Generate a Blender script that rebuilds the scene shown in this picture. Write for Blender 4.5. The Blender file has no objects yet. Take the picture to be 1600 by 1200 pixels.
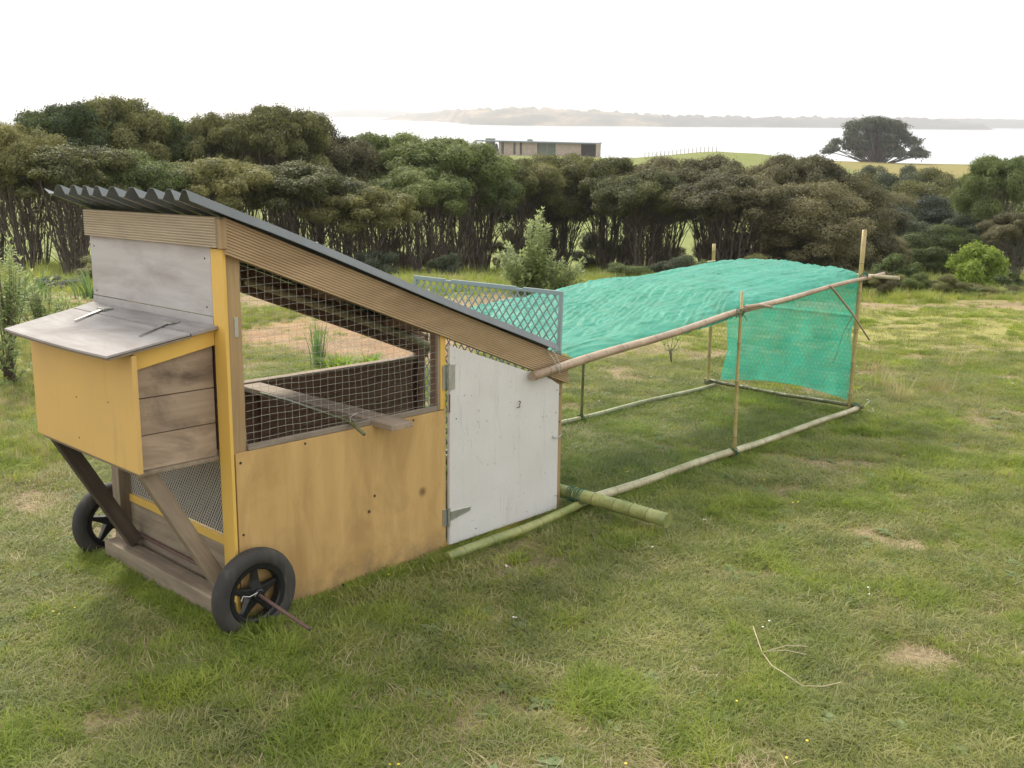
import bpy, bmesh, math, random
import numpy as np
from mathutils import Vector, Matrix
R = math.radians
random.seed(7); rng = np.random.default_rng(7)
sc = bpy.context.scene
COL = sc.collection

# ------------------------------------------------------------------ camera
cam = bpy.data.cameras.new('camera'); cam_o = bpy.data.objects.new('camera', cam); COL.objects.link(cam_o)
F_PX = 1552.0
cam.sensor_width = 36; cam.lens = F_PX / 1600 * 36
cam.clip_start = 0.05; cam.clip_end = 20000
PITCH, ROLL = R(15.3), R(0.85)
def cam_axes():
    fw = Vector((0, math.cos(PITCH), -math.sin(PITCH))); rt = Vector((1, 0, 0)); dn = fw.cross(rt)
    c, s = math.cos(ROLL), math.sin(ROLL)
    return rt * c - dn * s, rt * s + dn * c, fw
RT, DN, FW = cam_axes()
cam_o.matrix_world = Matrix(((RT.x, -DN.x, -FW.x, 0), (RT.y, -DN.y, -FW.y, 0), (RT.z, -DN.z, -FW.z, 1.6), (0, 0, 0, 1)))
sc.camera = cam_o
CAM = Vector((0, 0, 1.6))
sc.render.resolution_x, sc.render.resolution_y = 1024, 768
# ------------------------------------------------------------------ sky, sun, exposure
SUN_EL, SUN_AZ = R(44), R(-28)          # azimuth measured clockwise from the view direction
wd = bpy.data.worlds.new('World'); sc.world = wd; wd.use_nodes = True
nt = wd.node_tree; nt.nodes.clear()
def N(nt, t, **k):
    n = nt.nodes.new(t)
    for a, b in k.items(): setattr(n, a, b)
    return n
wo = N(nt, 'ShaderNodeOutputWorld'); bg = N(nt, 'ShaderNodeBackground'); bg.inputs['Strength'].default_value = 0.11
sky = N(nt, 'ShaderNodeTexSky', sky_type='NISHITA'); sky.sun_disc = False
sky.sun_elevation = SUN_EL; sky.sun_rotation = SUN_AZ; sky.dust_density = 3.0; sky.air_density = 1.0
tc = N(nt, 'ShaderNodeTexCoord'); mp = N(nt, 'ShaderNodeMapping'); mp.inputs['Scale'].default_value = (1, 1, 4)
ns = N(nt, 'ShaderNodeTexNoise'); ns.inputs['Scale'].default_value = 2.2; ns.inputs['Detail'].default_value = 5
cr = N(nt, 'ShaderNodeValToRGB')
cr.color_ramp.elements[0].position = .28; cr.color_ramp.elements[0].color = (4.6, 4.65, 4.8, 1)
cr.color_ramp.elements[1].position = .62; cr.color_ramp.elements[1].color = (9.2, 9.0, 8.7, 1)
mx = N(nt, 'ShaderNodeMixRGB'); mx.inputs[0].default_value = .9
L = nt.links.new
L(tc.outputs['Generated'], mp.inputs[0]); L(mp.outputs[0], ns.inputs['Vector']); L(ns.outputs['Fac'], cr.inputs[0])
L(sky.outputs[0], mx.inputs[1]); L(cr.outputs[0], mx.inputs[2]); L(mx.outputs[0], bg.inputs[0]); L(bg.outputs[0], wo.inputs[0])
sun = bpy.data.lights.new('sun', 'SUN'); sun.energy = 2.1; sun.angle = R(14); sun.color = (1, .93, .80)
sun_o = bpy.data.objects.new('sun', sun); COL.objects.link(sun_o)
sd = Vector((math.sin(SUN_AZ) * math.cos(SUN_EL), math.cos(SUN_AZ) * math.cos(SUN_EL), math.sin(SUN_EL)))
sun_o.rotation_euler = sd.to_track_quat('Z', 'Y').to_euler(); sun_o.location = (0, 0, 30)
vs = sc.view_settings; vs.view_transform = 'Standard'; vs.look = 'None'; vs.gamma = 1; vs.use_curve_mapping = False; vs.exposure = 1.0
sc.cycles.max_bounces = 8; sc.cycles.transparent_max_bounces = 14; sc.cycles.diffuse_bounces = 3
sc.cycles.volume_bounces = 0; sc.cycles.use_denoising = True

# ------------------------------------------------------------------ terrain height
SV = np.array([-60, -30, -10, 0, 6, 10, 13, 16, 20, 25, 32, 40, 60, 90, 130, 150, 200, 232, 256, 290, 340, 420, 700], float)
SZ = np.array([4.0, 2.03, .68, 0, -.41, -.68, -.885, -1.2, -1.85, -2.7, -3.8, -4.9, -7.2, -8.6, -8.8, -8.4, -7.9, -8.2, -9.2, -13, -24, -34, -40], float)
def _pchip(x, y):
    h = np.diff(x); d = np.diff(y) / h; m = np.zeros_like(y)
    for i in range(1, len(x) - 1):
        if d[i - 1] * d[i] > 0:
            w1 = 2 * h[i] + h[i - 1]; w2 = h[i] + 2 * h[i - 1]
            m[i] = (w1 + w2) / (w1 / d[i - 1] + w2 / d[i])
    m[0] = d[0]; m[-1] = d[-1]
    return m
SM = _pchip(SV, SZ)
def spline(v):
    v = np.clip(v, SV[0], SV[-1] - 1e-6); i = np.clip(np.searchsorted(SV, v, side='right') - 1, 0, len(SV) - 2)
    h = SV[i + 1] - SV[i]; t = (v - SV[i]) / h
    return ((1 + 2 * t) * (1 - t) ** 2 * SZ[i] + t * (1 - t) ** 2 * h * SM[i] + t * t * (3 - 2 * t) * SZ[i + 1] + t * t * (t - 1) * h * SM[i + 1])
def vnoise(x, y, seed=0):
    xi = np.floor(x).astype(np.int64); yi = np.floor(y).astype(np.int64); fx = x - xi; fy = y - yi
    fx = fx * fx * (3 - 2 * fx); fy = fy * fy * (3 - 2 * fy)
    def hsh(a, b):
        n = (a * 374761393 + b * 668265263 + seed * 1442695041) & 0x7fffffff
        n = ((n ^ (n >> 13)) * 1274126177) & 0x7fffffff
        return ((n ^ (n >> 16)) & 0xffff) / 65535.0
    return (hsh(xi, yi) * (1 - fx) * (1 - fy) + hsh(xi + 1, yi) * fx * (1 - fy) + hsh(xi, yi + 1) * (1 - fx) * fy + hsh(xi + 1, yi + 1) * fx * fy)
def fbm(x, y, o=4, seed=0):
    s = 0; a = .5
    for i in range(o): s = s + a * vnoise(x * 2 ** i, y * 2 ** i, seed + i * 17); a *= .5
    return s / (1 - .5 ** o)
def bump(x, c, w): return np.exp(-((x - c) / w) ** 2)
def gz(u, v):
    u = np.asarray(u, float); v = np.asarray(v, float)
    z = spline(v) - .0035 + .00124 * u * np.exp(-(v / 30) ** 2)
    far = np.clip((v - 170) / 60, 0, 1); far = far * far * (3 - 2 * far)
    z = z + far * (2.1 * bump(u, 49, 15) + .5 * bump(u, 6, 16) - 5 * np.clip((-u - 14) / 40, 0, 1.5) - .35)
    near = np.exp(-(v / 16) ** 2)
    z = z + (fbm(u * 2.3 + 7, v * 2.3, 3, 3) - .5) * .030 * near + (fbm(u * .35, v * .35, 3, 9) - .5) * (.05 + .4 * (1 - near)) * np.clip((np.hypot(u + .3, v - 5) - 3.2) / 6, 0, 1)
    return z
def gzf(u, v): return float(gz(u, v))
def ray(px, py): return FW + RT * ((px - 800) / F_PX) + DN * ((py - 600) / F_PX)
def at(px, py, v):
    d = ray(px, py); return CAM + d * (v / d.y)
def ground_at(px, py):
    d = ray(px, py); t = 1.0
    for i in range(4000):
        p = CAM + d * t
        if p.z < gzf(p.x, p.y): break
        t *= 1.004
    return p
# hutch frame (the hutch and its run stand on the sloping lawn)
HM = Matrix(((0.6790038, -0.73413371, -0.00124132, -0.99015), (0.73250833, 0.67738605, 0.06767335, 3.29115),
             (-0.04884043, -0.04685974, 0.99770676, -0.2281), (0, 0, 0, 1)))
HMI = HM.inverted()

# ------------------------------------------------------------------ object helpers
def setp(o, label=None, cat=None, group=None, kind=None):
    if label: o['label'] = label
    if cat: o['category'] = cat
    if group: o['group'] = group
    if kind: o['kind'] = kind
    return o
def empty(name, label, cat, mat=None, loc=None, group=None):
    o = bpy.data.objects.new(name, None); COL.objects.link(o); o.empty_display_size = .1
    if mat is not None: o.matrix_world = mat
    if loc is not None: o.location = loc
    return setp(o, label, cat, group)
def link(name, me, parent=None, mat=None, loc=None, rot=None, scale=None):
    o = bpy.data.objects.new(name, me); COL.objects.link(o)
    if mat is not None:
        me.materials.clear(); me.materials.append(mat)
    if parent is not None: o.parent = parent
    if loc is not None: o.location = loc
    if rot is not None: o.rotation_euler = rot
    if scale is not None: o.scale = scale
    return o
def mesh_np(name, verts, faces, smooth=False):
    """verts (n,3); faces list or (m,k) array"""
    me = bpy.data.meshes.new(name)
    if isinstance(faces, np.ndarray):
        m, k = faces.shape
        me.vertices.add(len(verts)); me.vertices.foreach_set('co', np.asarray(verts, np.float32).ravel())
        me.loops.add(m * k); me.loops.foreach_set('vertex_index', faces.astype(np.int32).ravel())
        me.polygons.add(m); me.polygons.foreach_set('loop_start', np.arange(0, m * k, k, dtype=np.int32))
        me.update(calc_edges=True)
    else:
        me.from_pydata([tuple(v) for v in verts], [], faces); me.update()
    if smooth: me.polygons.foreach_set('use_smooth', np.ones(len(me.polygons), bool))
    return me
class MB:
    def __init__(s): s.v = []; s.f = []
    def add(s, vs, fs):
        b = len(s.v); s.v += [tuple(v) for v in vs]; s.f += [tuple(i + b for i in f) for f in fs]
    def tube(s, pts, rad, n=8, cap=True):
        pts = [Vector(p) for p in pts]
        if not isinstance(rad, (list, tuple)): rad = [rad] * len(pts)
        rings = []; up = None
        for i, p in enumerate(pts):
            t = (pts[min(i + 1, len(pts) - 1)] - pts[max(i - 1, 0)]).normalized()
            if up is None:
                up = Vector((0, 0, 1)) if abs(t.z) < .9 else Vector((1, 0, 0))
            a = t.cross(up).normalized(); b = t.cross(a).normalized(); up = -b if False else up
            rings.append([p + (a * math.cos(2 * math.pi * k / n) + b * math.sin(2 * math.pi * k / n)) * rad[i] for k in range(n)])
        vs = [v for r in rings for v in r]; fs = []
        for i in range(len(pts) - 1):
            for k in range(n): fs.append((i * n + k, i * n + (k + 1) % n, (i + 1) * n + (k + 1) % n, (i + 1) * n + k))
        if cap: fs.append(tuple(range(n - 1, -1, -1))); fs.append(tuple((len(pts) - 1) * n + k for k in range(n)))
        s.add(vs, fs)
    def prism(s, poly, axis, a, b):
        """poly: 2D points in the other two axes (cyclic order), extruded along axis from a to b"""
        n = len(poly); vs = []
        for h in (a, b):
            for p in poly:
                c = [0, 0, 0]; o = [i for i in range(3) if i != axis]; c[o[0]], c[o[1]] = p; c[axis] = h; vs.append(c)
        fs = [tuple(range(n))[::-1], tuple(range(n, 2 * n))] + [(k, (k + 1) % n, n + (k + 1) % n, n + k) for k in range(n)]
        s.add(vs, fs)
    def box(s, lo, hi):
        x0, y0, z0 = lo; x1, y1, z1 = hi
        s.add([(x0, y0, z0), (x1, y0, z0), (x1, y1, z0), (x0, y1, z0), (x0, y0, z1), (x1, y0, z1), (x1, y1, z1), (x0, y1, z1)],
              [(0, 3, 2, 1), (4, 5, 6, 7), (0, 1, 5, 4), (1, 2, 6, 5), (2, 3, 7, 6), (3, 0, 4, 7)])
    def mesh(s, name='m', smooth=False, bevel=0):
        me = bpy.data.meshes.new(name); me.from_pydata(s.v, [], s.f); me.update()
        bm = bmesh.new(); bm.from_mesh(me)
        bmesh.ops.recalc_face_normals(bm, faces=bm.faces)
        if bevel:
            es = [e for e in bm.edges if len(e.link_faces) == 2 and e.calc_face_angle(0) > .6]
            bmesh.ops.bevel(bm, geom=es, offset=bevel, segments=2, affect='EDGES', profile=.6, clamp_overlap=True)
        bm.to_mesh(me); bm.free()
        if smooth: me.polygons.foreach_set('use_smooth', np.ones(len(me.polygons), bool))
        return me
def P(name, parent, mat, build, bevel=0, smooth=False):
    m = MB(); build(m); return link(name, m.mesh(name, smooth, bevel), parent, mat)
def boxp(name, parent, mat, lo, hi, bevel=.0025): return P(name, parent, mat, lambda m: m.box(lo, hi), bevel)

# ------------------------------------------------------------------ materials
def mat_new(name):
    m = bpy.data.materials.new(name); m.use_nodes = True; nt = m.node_tree; nt.nodes.clear()
    out = N(nt, 'ShaderNodeOutputMaterial'); return m, nt, out
def principled(nt, out, rough=.7, metal=0, spec=.4):
    b = N(nt, 'ShaderNodeBsdfPrincipled'); b.inputs['Roughness'].default_value = rough; b.inputs['Metallic'].default_value = metal
    b.inputs['Specular IOR Level'].default_value = spec; nt.links.new(b.outputs[0], out.inputs[0]); return b
def noise(nt, vec, scale, detail=4, rough=.6, dist=0):
    n = N(nt, 'ShaderNodeTexNoise'); n.inputs['Scale'].default_value = scale; n.inputs['Detail'].default_value = detail
    n.inputs['Roughness'].default_value = rough; n.inputs['Distortion'].default_value = dist
    if vec is not None: nt.links.new(vec, n.inputs['Vector'])
    return n.outputs['Fac']
def ramp(nt, fac, stops):
    r = N(nt, 'ShaderNodeValToRGB'); e = r.color_ramp.elements
    while len(e) < len(stops): e.new(.5)
    for i, (p, c) in enumerate(stops):
        e[i].position = p; e[i].color = (*c, 1) if len(c) == 3 else c
    nt.links.new(fac, r.inputs[0]); return r.outputs[0]
def mix(nt, fac, a, b, mode='MIX'):
    m = N(nt, 'ShaderNodeMixRGB', blend_type=mode)
    for i, x in ((0, fac), (1, a), (2, b)):
        if isinstance(x, (int, float)): m.inputs[i].default_value = x
        elif isinstance(x, tuple): m.inputs[i].default_value = (*x, 1)
        else: nt.links.new(x, m.inputs[i])
    return m.outputs[0]
def math_(nt, op, a, b=None):
    m = N(nt, 'ShaderNodeMath', operation=op)
    for i, x in ((0, a), (1, b)):
        if x is None: continue
        if isinstance(x, (int, float)): m.inputs[i].default_value = x
        else: nt.links.new(x, m.inputs[i])
    return m.outputs[0]
def mapped(nt, scale=(1, 1, 1), coord='Object', rot=(0, 0, 0)):
    t = N(nt, 'ShaderNodeTexCoord'); m = N(nt, 'ShaderNodeMapping'); m.inputs['Scale'].default_value = scale; m.inputs['Rotation'].default_value = rot
    nt.links.new(t.outputs[coord], m.inputs[0]); return m.outputs[0]
def bumpn(nt, b, h, strength=.3, dist=.004):
    n = N(nt, 'ShaderNodeBump'); n.inputs['Strength'].default_value = strength; n.inputs['Distance'].default_value = dist
    nt.links.new(h, n.inputs['Height']); nt.links.new(n.outputs[0], b.inputs['Normal'])
def wood(name, light, dark, axis=0, stain=(.2, .17, .13), stain_amt=.35, rough=.75, grain=1.0, knots=None, streak=.5, rot=(0, 0, 0)):
    m, nt, out = mat_new(name); b = principled(nt, out, rough)
    s = [45 * grain] * 3; s[axis] = 2.2
    v = mapped(nt, tuple(s), rot=rot); g = noise(nt, v, 1, 5, .6, .4)
    s2 = [9.0] * 3; s2[axis] = .9; v2 = mapped(nt, tuple(s2), rot=rot); g2 = noise(nt, v2, 1, 3, .5, 1.2)
    s3 = [6.0] * 3; s3[axis] = 2.5; v3 = mapped(nt, tuple(s3)); g3 = noise(nt, v3, 1, 5, .65, .6)
    c = ramp(nt, g, [(.3, dark), (.68, light)])
    c = mix(nt, math_(nt, 'MULTIPLY', g2, streak), c, dark)
    f = ramp(nt, g3, [(.45, (0, 0, 0)), (.66, (1, 1, 1))])
    c = mix(nt, math_(nt, 'MULTIPLY', f, stain_amt), c, stain)
    oi = N(nt, 'ShaderNodeObjectInfo'); hv = N(nt, 'ShaderNodeHueSaturation')
    nt.links.new(math_(nt, 'ADD', math_(nt, 'MULTIPLY', oi.outputs['Random'], .22), .89), hv.inputs['Value']); nt.links.new(c, hv.inputs['Color']); c = hv.outputs[0]
    if knots:      # mud splash with a ragged upper edge along the foot of the sheet
        tz = N(nt, 'ShaderNodeTexCoord'); sx = N(nt, 'ShaderNodeSeparateXYZ'); nt.links.new(tz.outputs['Object'], sx.inputs[0]); gm = noise(nt, tz.outputs['Object'], 14, 6, .75)
        hm_ = math_(nt, 'ADD', sx.outputs['Z'], math_(nt, 'MULTIPLY', math_(nt, 'SUBTRACT', .5, gm), .38)); c = mix(nt, math_(nt, 'MULTIPLY', ramp(nt, hm_, [(.0, (1, 1, 1)), (.11, (0, 0, 0))]), .6), c, (.17, .12, .07))
    for (kx, ky, kz, kr) in (knots or []):
        t = N(nt, 'ShaderNodeTexCoord'); d = N(nt, 'ShaderNodeVectorMath', operation='DISTANCE'); d.inputs[1].default_value = (kx, ky, kz)
        nt.links.new(t.outputs['Object'], d.inputs[0])
        w = math_(nt, 'ADD', d.outputs['Value'], math_(nt, 'MULTIPLY', g3, kr * .8))
        kf = ramp(nt, math_(nt, 'DIVIDE', w, kr * 2), [(.3, (1, 1, 1)), (.62, (0, 0, 0))])
        c = mix(nt, math_(nt, 'MULTIPLY', kf, .75), c, (.09, .035, .015))
    nt.links.new(c, b.inputs['Base Color']); bumpn(nt, b, g, .35, .003)
    return m
def painted(name, col, worn, rough=.6, speck=0.0, axis=2, wear=.25):
    m, nt, out = mat_new(name); b = principled(nt, out, rough)
    s = [22.0] * 3; s[axis] = 2.0; g = noise(nt, mapped(nt, tuple(s)), 1, 5, .65, .5)
    g2 = noise(nt, mapped(nt), 4, 5, .6)
    c = mix(nt, ramp(nt, g2, [(.3, (0, 0, 0)), (.75, (wear, wear, wear))]), col, worn)
    c = mix(nt, ramp(nt, g, [(.56, (0, 0, 0)), (.75, (wear * 1.3,) * 3)]), c, worn)
    if speck:
        g3 = noise(nt, mapped(nt), 55, 3, .7); c = mix(nt, ramp(nt, g3, [(.66, (0, 0, 0)), (.72, (speck,) * 3)]), c, tuple(x * .5 for x in worn))
        s4 = [120.0] * 3; s4[axis] = 5; g4 = noise(nt, mapped(nt, tuple(s4)), 1, 4, .7, .2)
        c = mix(nt, ramp(nt, g4, [(.64, (0, 0, 0)), (.72, (speck * .8,) * 3)]), c, tuple(x * .55 for x in worn))
    nt.links.new(c, b.inputs['Base Color']); bumpn(nt, b, g, .25, .002)
    return m
def plain(name, col, rough=.6, metal=0, var=.15, scale=12, spec=.4):
    m, nt, out = mat_new(name); b = principled(nt, out, rough, metal, spec)
    g = noise(nt, mapped(nt), scale, 5, .6)
    c = mix(nt, g, tuple(x * (1 - var) for x in col), tuple(min(1, x * (1 + var)) for x in col))
    nt.links.new(c, b.inputs['Base Color']); bumpn(nt, b, g, .2, .002); return m
def bamboo_mat(name, c1, c2, ring):
    m, nt, out = mat_new(name); b = principled(nt, out, .38, 0, .5)
    g = noise(nt, mapped(nt), 5, 5, .65); g2 = noise(nt, mapped(nt), 60, 3, .6)
    c = ramp(nt, g, [(.33, c1), (.66, c2)]); c = mix(nt, ramp(nt, g2, [(.5, (0, 0, 0)), (.8, (.6,) * 3)]), c, ring)
    nt.links.new(c, b.inputs['Base Color']); bumpn(nt, b, g2, .2, .002); return m
def leafy(name, c1, c2, under=None, trans=.35, scale=.9, third=None, rough=.6, nscale2=7, inst=False):
    m, nt, out = mat_new(name)
    ge = N(nt, 'ShaderNodeNewGeometry'); oi = N(nt, 'ShaderNodeObjectInfo')
    g = noise(nt, ge.outputs['Position'], scale, 3, .6); g2 = noise(nt, ge.outputs['Position'], nscale2, 2, .5)
    f = math_(nt, 'ADD', math_(nt, 'MULTIPLY', g, .55), math_(nt, 'ADD', math_(nt, 'MULTIPLY', g2, .3), math_(nt, 'MULTIPLY', oi.outputs['Random'], .22)))
    stops = [(.36, c1), (.68, c2)]
    if third: stops = [(.36, c1), (.55, c2), (.74, third)]
    c = ramp(nt, f, stops)
    if under: c = mix(nt, ge.outputs['Backfacing'], c, under)
    b = N(nt, 'ShaderNodeBsdfPrincipled'); b.inputs['Roughness'].default_value = rough; b.inputs['Specular IOR Level'].default_value = .3
    t = N(nt, 'ShaderNodeBsdfTranslucent'); mxs = N(nt, 'ShaderNodeMixShader'); mxs.inputs[0].default_value = trans
    nt.links.new(c, b.inputs['Base Color'])
    ct = mix(nt, 1.0, c, (1.3, 1.35, .7), 'MULTIPLY'); nt.links.new(ct, t.inputs[0])
    nt.links.new(b.outputs[0], mxs.inputs[1]); nt.links.new(t.outputs[0], mxs.inputs[2]); nt.links.new(mxs.outputs[0], out.inputs[0])
    return m

M = {}
M['yellow_paint'] = painted('yellow_paint', (.58, .375, .115), (.44, .29, .12), .6, wear=.45)
M['yellow_edge'] = painted('yellow_edge', (.64, .41, .09), (.48, .31, .09), .55, wear=.2)
M['white_paint'] = painted('white_paint', (.60, .59, .565), (.45, .42, .385), .6, speck=.8, wear=.4)
M['grey_paint'] = wood('weathered_grey_panel', (.49, .475, .465), (.37, .345, .33), 1, (.24, .21, .19), .5, .8, .5)
_unused = painted('grey_paint', (.50, .485, .475), (.30, .265, .24), .65, speck=.5, axis=1, wear=.85)
M['lid_paint'] = wood('weathered_grey_lid', (.40, .385, .38), (.27, .25, .24), 1, (.17, .145, .13), .55, .8, .45)
_unused = painted('lid_paint', (.40, .39, .39), (.21, .19, .18), .6, speck=.5, axis=1, wear=.9)
M['ply'] = wood('plywood', (.52, .345, .135), (.42, .27, .10), 2, (.27, .155, .055), .5, .65, .4, [(.89, -.015, .31, .030), (.63, -.015, .35, .012), (.60, -.015, .29, .016)], .35)
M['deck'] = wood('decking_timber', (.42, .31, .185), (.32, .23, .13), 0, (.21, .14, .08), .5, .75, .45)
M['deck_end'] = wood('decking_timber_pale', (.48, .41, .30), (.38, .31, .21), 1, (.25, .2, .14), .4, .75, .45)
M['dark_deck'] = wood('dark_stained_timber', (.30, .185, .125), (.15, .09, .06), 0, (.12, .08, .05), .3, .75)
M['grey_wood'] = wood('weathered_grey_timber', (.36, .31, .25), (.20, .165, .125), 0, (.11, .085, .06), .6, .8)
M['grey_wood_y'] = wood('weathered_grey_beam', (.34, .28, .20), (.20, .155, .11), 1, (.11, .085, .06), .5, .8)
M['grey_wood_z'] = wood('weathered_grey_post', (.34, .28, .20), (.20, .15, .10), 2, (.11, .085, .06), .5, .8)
M['post'] = wood('post_timber', (.44, .31, .15), (.28, .18, .08), 2, (.22, .19, .14), .45, .75)
M['nest_plank'] = wood('nest_plank_timber', (.40, .31, .22), (.28, .205, .14), 0, (.085, .06, .042), .8, .75, .8)
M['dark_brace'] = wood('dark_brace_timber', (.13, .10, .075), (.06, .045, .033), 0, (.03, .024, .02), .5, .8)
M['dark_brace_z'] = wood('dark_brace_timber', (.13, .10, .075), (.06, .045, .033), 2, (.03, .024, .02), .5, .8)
M['perch'] = wood('perch_timber', (.42, .34, .26), (.28, .21, .15), 1, (.2, .15, .1), .3, .75)
M['roof'] = plain('roof_sheet_paint', (.078, .092, .09), .26, .0, .4, 9, .6)
M['zinc'] = plain('zinc_plated_steel', (.45, .46, .43), .4, .8, .3, 40)
M['rust'] = plain('rusty_rod', (.12, .072, .058), .7, .2, .4, 60)
M['screw'] = plain('screw_head', (.06, .045, .03), .6, .5, .2)
M['wire'] = plain('galvanised_wire', (.40, .40, .34), .5, .2, .25, 80)
M['mesh_light'] = plain('pale_expanded_mesh', (.50, .48, .43), .6, 0, .2, 60)
M['wire_dark'] = plain('dark_wire', (.12, .12, .10), .5, .6, .25, 80)
M['tyre'] = painted('tyre_rubber', (.020, .020, .021), (.10, .088, .07), .75, wear=.55)
M['rim'] = plain('black_plastic', (.012, .012, .013), .38, 0, .2)
M['lattice'] = plain('grey_green_plastic', (.23, .30, .30), .5, 0, .12)
M['b_green'] = bamboo_mat('green_bamboo', (.16, .20, .06), (.34, .34, .12), (.12, .12, .05))
M['b_yellow'] = bamboo_mat('yellow_bamboo', (.30, .22, .08), (.46, .36, .15), (.16, .11, .05))
M['b_pink'] = bamboo_mat('dry_bamboo', (.26, .18, .12), (.42, .32, .22), (.12, .08, .05))
M['b_pale'] = bamboo_mat('pale_bamboo', (.28, .24, .13), (.50, .45, .30), (.14, .12, .06))
M['b_dark'] = bamboo_mat('dark_bamboo', (.07, .085, .03), (.18, .16, .06), (.05, .05, .02))
M['ring'] = plain('bamboo_node_ring', (.13, .10, .05), .7, 0, .3)
M['string'] = plain('green_string', (.03, .10, .06), .8, 0, .2)
M['bark'] = plain('manuka_bark', (.125, .102, .082), .9, 0, .4, 3)
M['bark_pale'] = plain('shrub_bark', (.16, .13, .10), .9, 0, .3, 6)

# ------------------------------------------------------------------ ground
SOIL = (.33, .215, .145)
def zones(u, v):
    """0..1 masks for dirt path, garden soil"""
    n = (fbm(u * .8, v * .8, 3, 21) - .5)
    path = np.clip(1.6 - np.abs(v - 13.1 - n * 1.2 - .03 * u - .6 * np.clip(u / 8, 0, 1)) / .45, 0, 1) * .8
    # garden bed in hutch coordinates
    hx = HMI[0][0] * u + HMI[0][1] * v + HMI[0][2] * gz(u, v) + HMI[0][3]
    hy = HMI[1][0] * u + HMI[1][1] * v + HMI[1][2] * gz(u, v) + HMI[1][3]
    cx, cy = 4.55, 5.0
    d = np.maximum(np.abs(hx - cx) / 1.35, np.abs(hy - cy) / 2.1) + n * .5
    bed = np.clip((1.05 - d) * 2.5, 0, 1) * np.clip(1.5 - 1.1 * fbm(u * 3, v * 3, 3, 23), 0, 1)
    return path, bed, hx, hy
def build_ground():
    us = np.concatenate([np.linspace(-700, -60, 24), np.linspace(-56, -12, 34), np.linspace(-11, 13, 340), np.linspace(14, 60, 40), np.linspace(66, 700, 26)])
    vv = np.concatenate([np.linspace(-60, -2, 12), np.linspace(-1, 16, 300), np.linspace(16.2, 40, 90), np.linspace(41, 110, 60), np.linspace(113, 420, 90)])
    U_, V_ = np.meshgrid(us, vv); Z = gz(U_, V_)
    nu, nv = len(us), len(vv); verts = np.stack([U_.ravel(), V_.ravel(), Z.ravel()], 1)
    i = np.arange(nv - 1)[:, None] * nu + np.arange(nu - 1)[None]; i = i.ravel()
    me = mesh_np('ground', verts, np.stack([i, i + 1, i + 1 + nu, i + nu], 1), True)
    u = U_.ravel(); v = V_.ravel()
    n1 = fbm(u * .9, v * .9, 4, 5)[:, None]; n2 = fbm(u * 5, v * 5, 3, 31)[:, None]
    lawn = np.array([.17, .150, .075]) * (1 - n1) * 1.1 + np.array([.33, .26, .18]) * n1 * 1.0
    lawn = lawn * (.8 + .4 * n2)
    rough = np.array([.14, .17, .05]) * (.7 + .6 * n1)
    path, bed, hx, hy = zones(u, v)
    mown = np.array([.30, .29, .11]) * (.9 + .2 * n1)
    c = lawn
    w = np.clip((v - 9.2) / 1.5, 0, 1)[:, None]; c = c * (1 - w) + mown * w
    w = np.clip((v - 13.5) / 1.2, 0, 1)[:, None]; c = c * (1 - w) + (rough * .9 + .1 * np.array([.4, .25, .15])) * w
    pad = np.array([.20, .235, .085]) * (.8 + .4 * n1); w = np.clip((v - 46) / 10, 0, 1)[:, None]; c = c * (1 - w) + pad * w
    hill = (np.array([.25, .21, .09]) * n1 + np.array([.16, .19, .06]) * (1 - n1)) * 1.05
    hill = np.where((u > 62)[:, None], hill * np.array([1.05, .98, .95]), hill * np.array([.8, .95, .75]))
    w = np.clip((v - 130) / 20, 0, 1)[:, None]; c = c * (1 - w) + hill * w
    c = c * (1 - path[:, None]) + np.array([.30, .22, .16]) * (.85 + .3 * n2) * path[:, None]
    c = c * (1 - bed[:, None] * .92) + np.array(SOIL) * (.8 + .4 * n2) * bed[:, None] * .92
    at_ = me.color_attributes.new('tint', 'FLOAT_COLOR', 'POINT')
    at_.data.foreach_set('color', np.concatenate([c, np.ones((len(c), 1))], 1).astype(np.float32).ravel())
    m, nt, out = mat_new('ground_turf'); b = principled(nt, out, .95, 0, .1)
    a = N(nt, 'ShaderNodeAttribute', attribute_name='tint'); ge = N(nt, 'ShaderNodeNewGeometry')
    g = noise(nt, ge.outputs['Position'], 45, 5, .75); g2 = noise(nt, ge.outputs['Position'], 3, 6, .7)
    c1 = mix(nt, 1.0, a.outputs['Color'], ramp(nt, g, [(.3, (.45, .45, .42)), (.7, (1.45, 1.4, 1.3))]), 'MULTIPLY')
    c1 = mix(nt, 1.0, c1, ramp(nt, g2, [(.3, (.8, .8, .8)), (.7, (1.2, 1.2, 1.2))]), 'MULTIPLY')
    nt.links.new(c1, b.inputs['Base Color']); bumpn(nt, b, g, .8, .02)
    return setp(link('ground', me, None, m), 'grassy hillside sloping down from the lawn to the bay', kind='structure')
build_ground()
# water
def build_water():
    S = 9000; vs_ = [(-S, 200, -28), (S, 200, -28), (S, 9000, -28), (-S, 9000, -28)]
    me = mesh_np('water', vs_, [(0, 1, 2, 3)])
    m, nt, out = mat_new('bay_water'); b = principled(nt, out, .22, 0, .5)
    b.inputs['Base Color'].default_value = (.30, .34, .36, 1); b.inputs['IOR'].default_value = 1.6
    ge = N(nt, 'ShaderNodeNewGeometry'); mp = N(nt, 'ShaderNodeMapping'); mp.inputs['Scale'].default_value = (.02, .1, .1)
    nt.links.new(ge.outputs['Position'], mp.inputs[0]); g = noise(nt, mp.outputs[0], 1, 4, .6); bumpn(nt, b, g, .15, .3)
    setp(link('water', me, None, m), 'calm pale bay water reflecting the white sky', kind='structure')
build_water()
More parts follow.
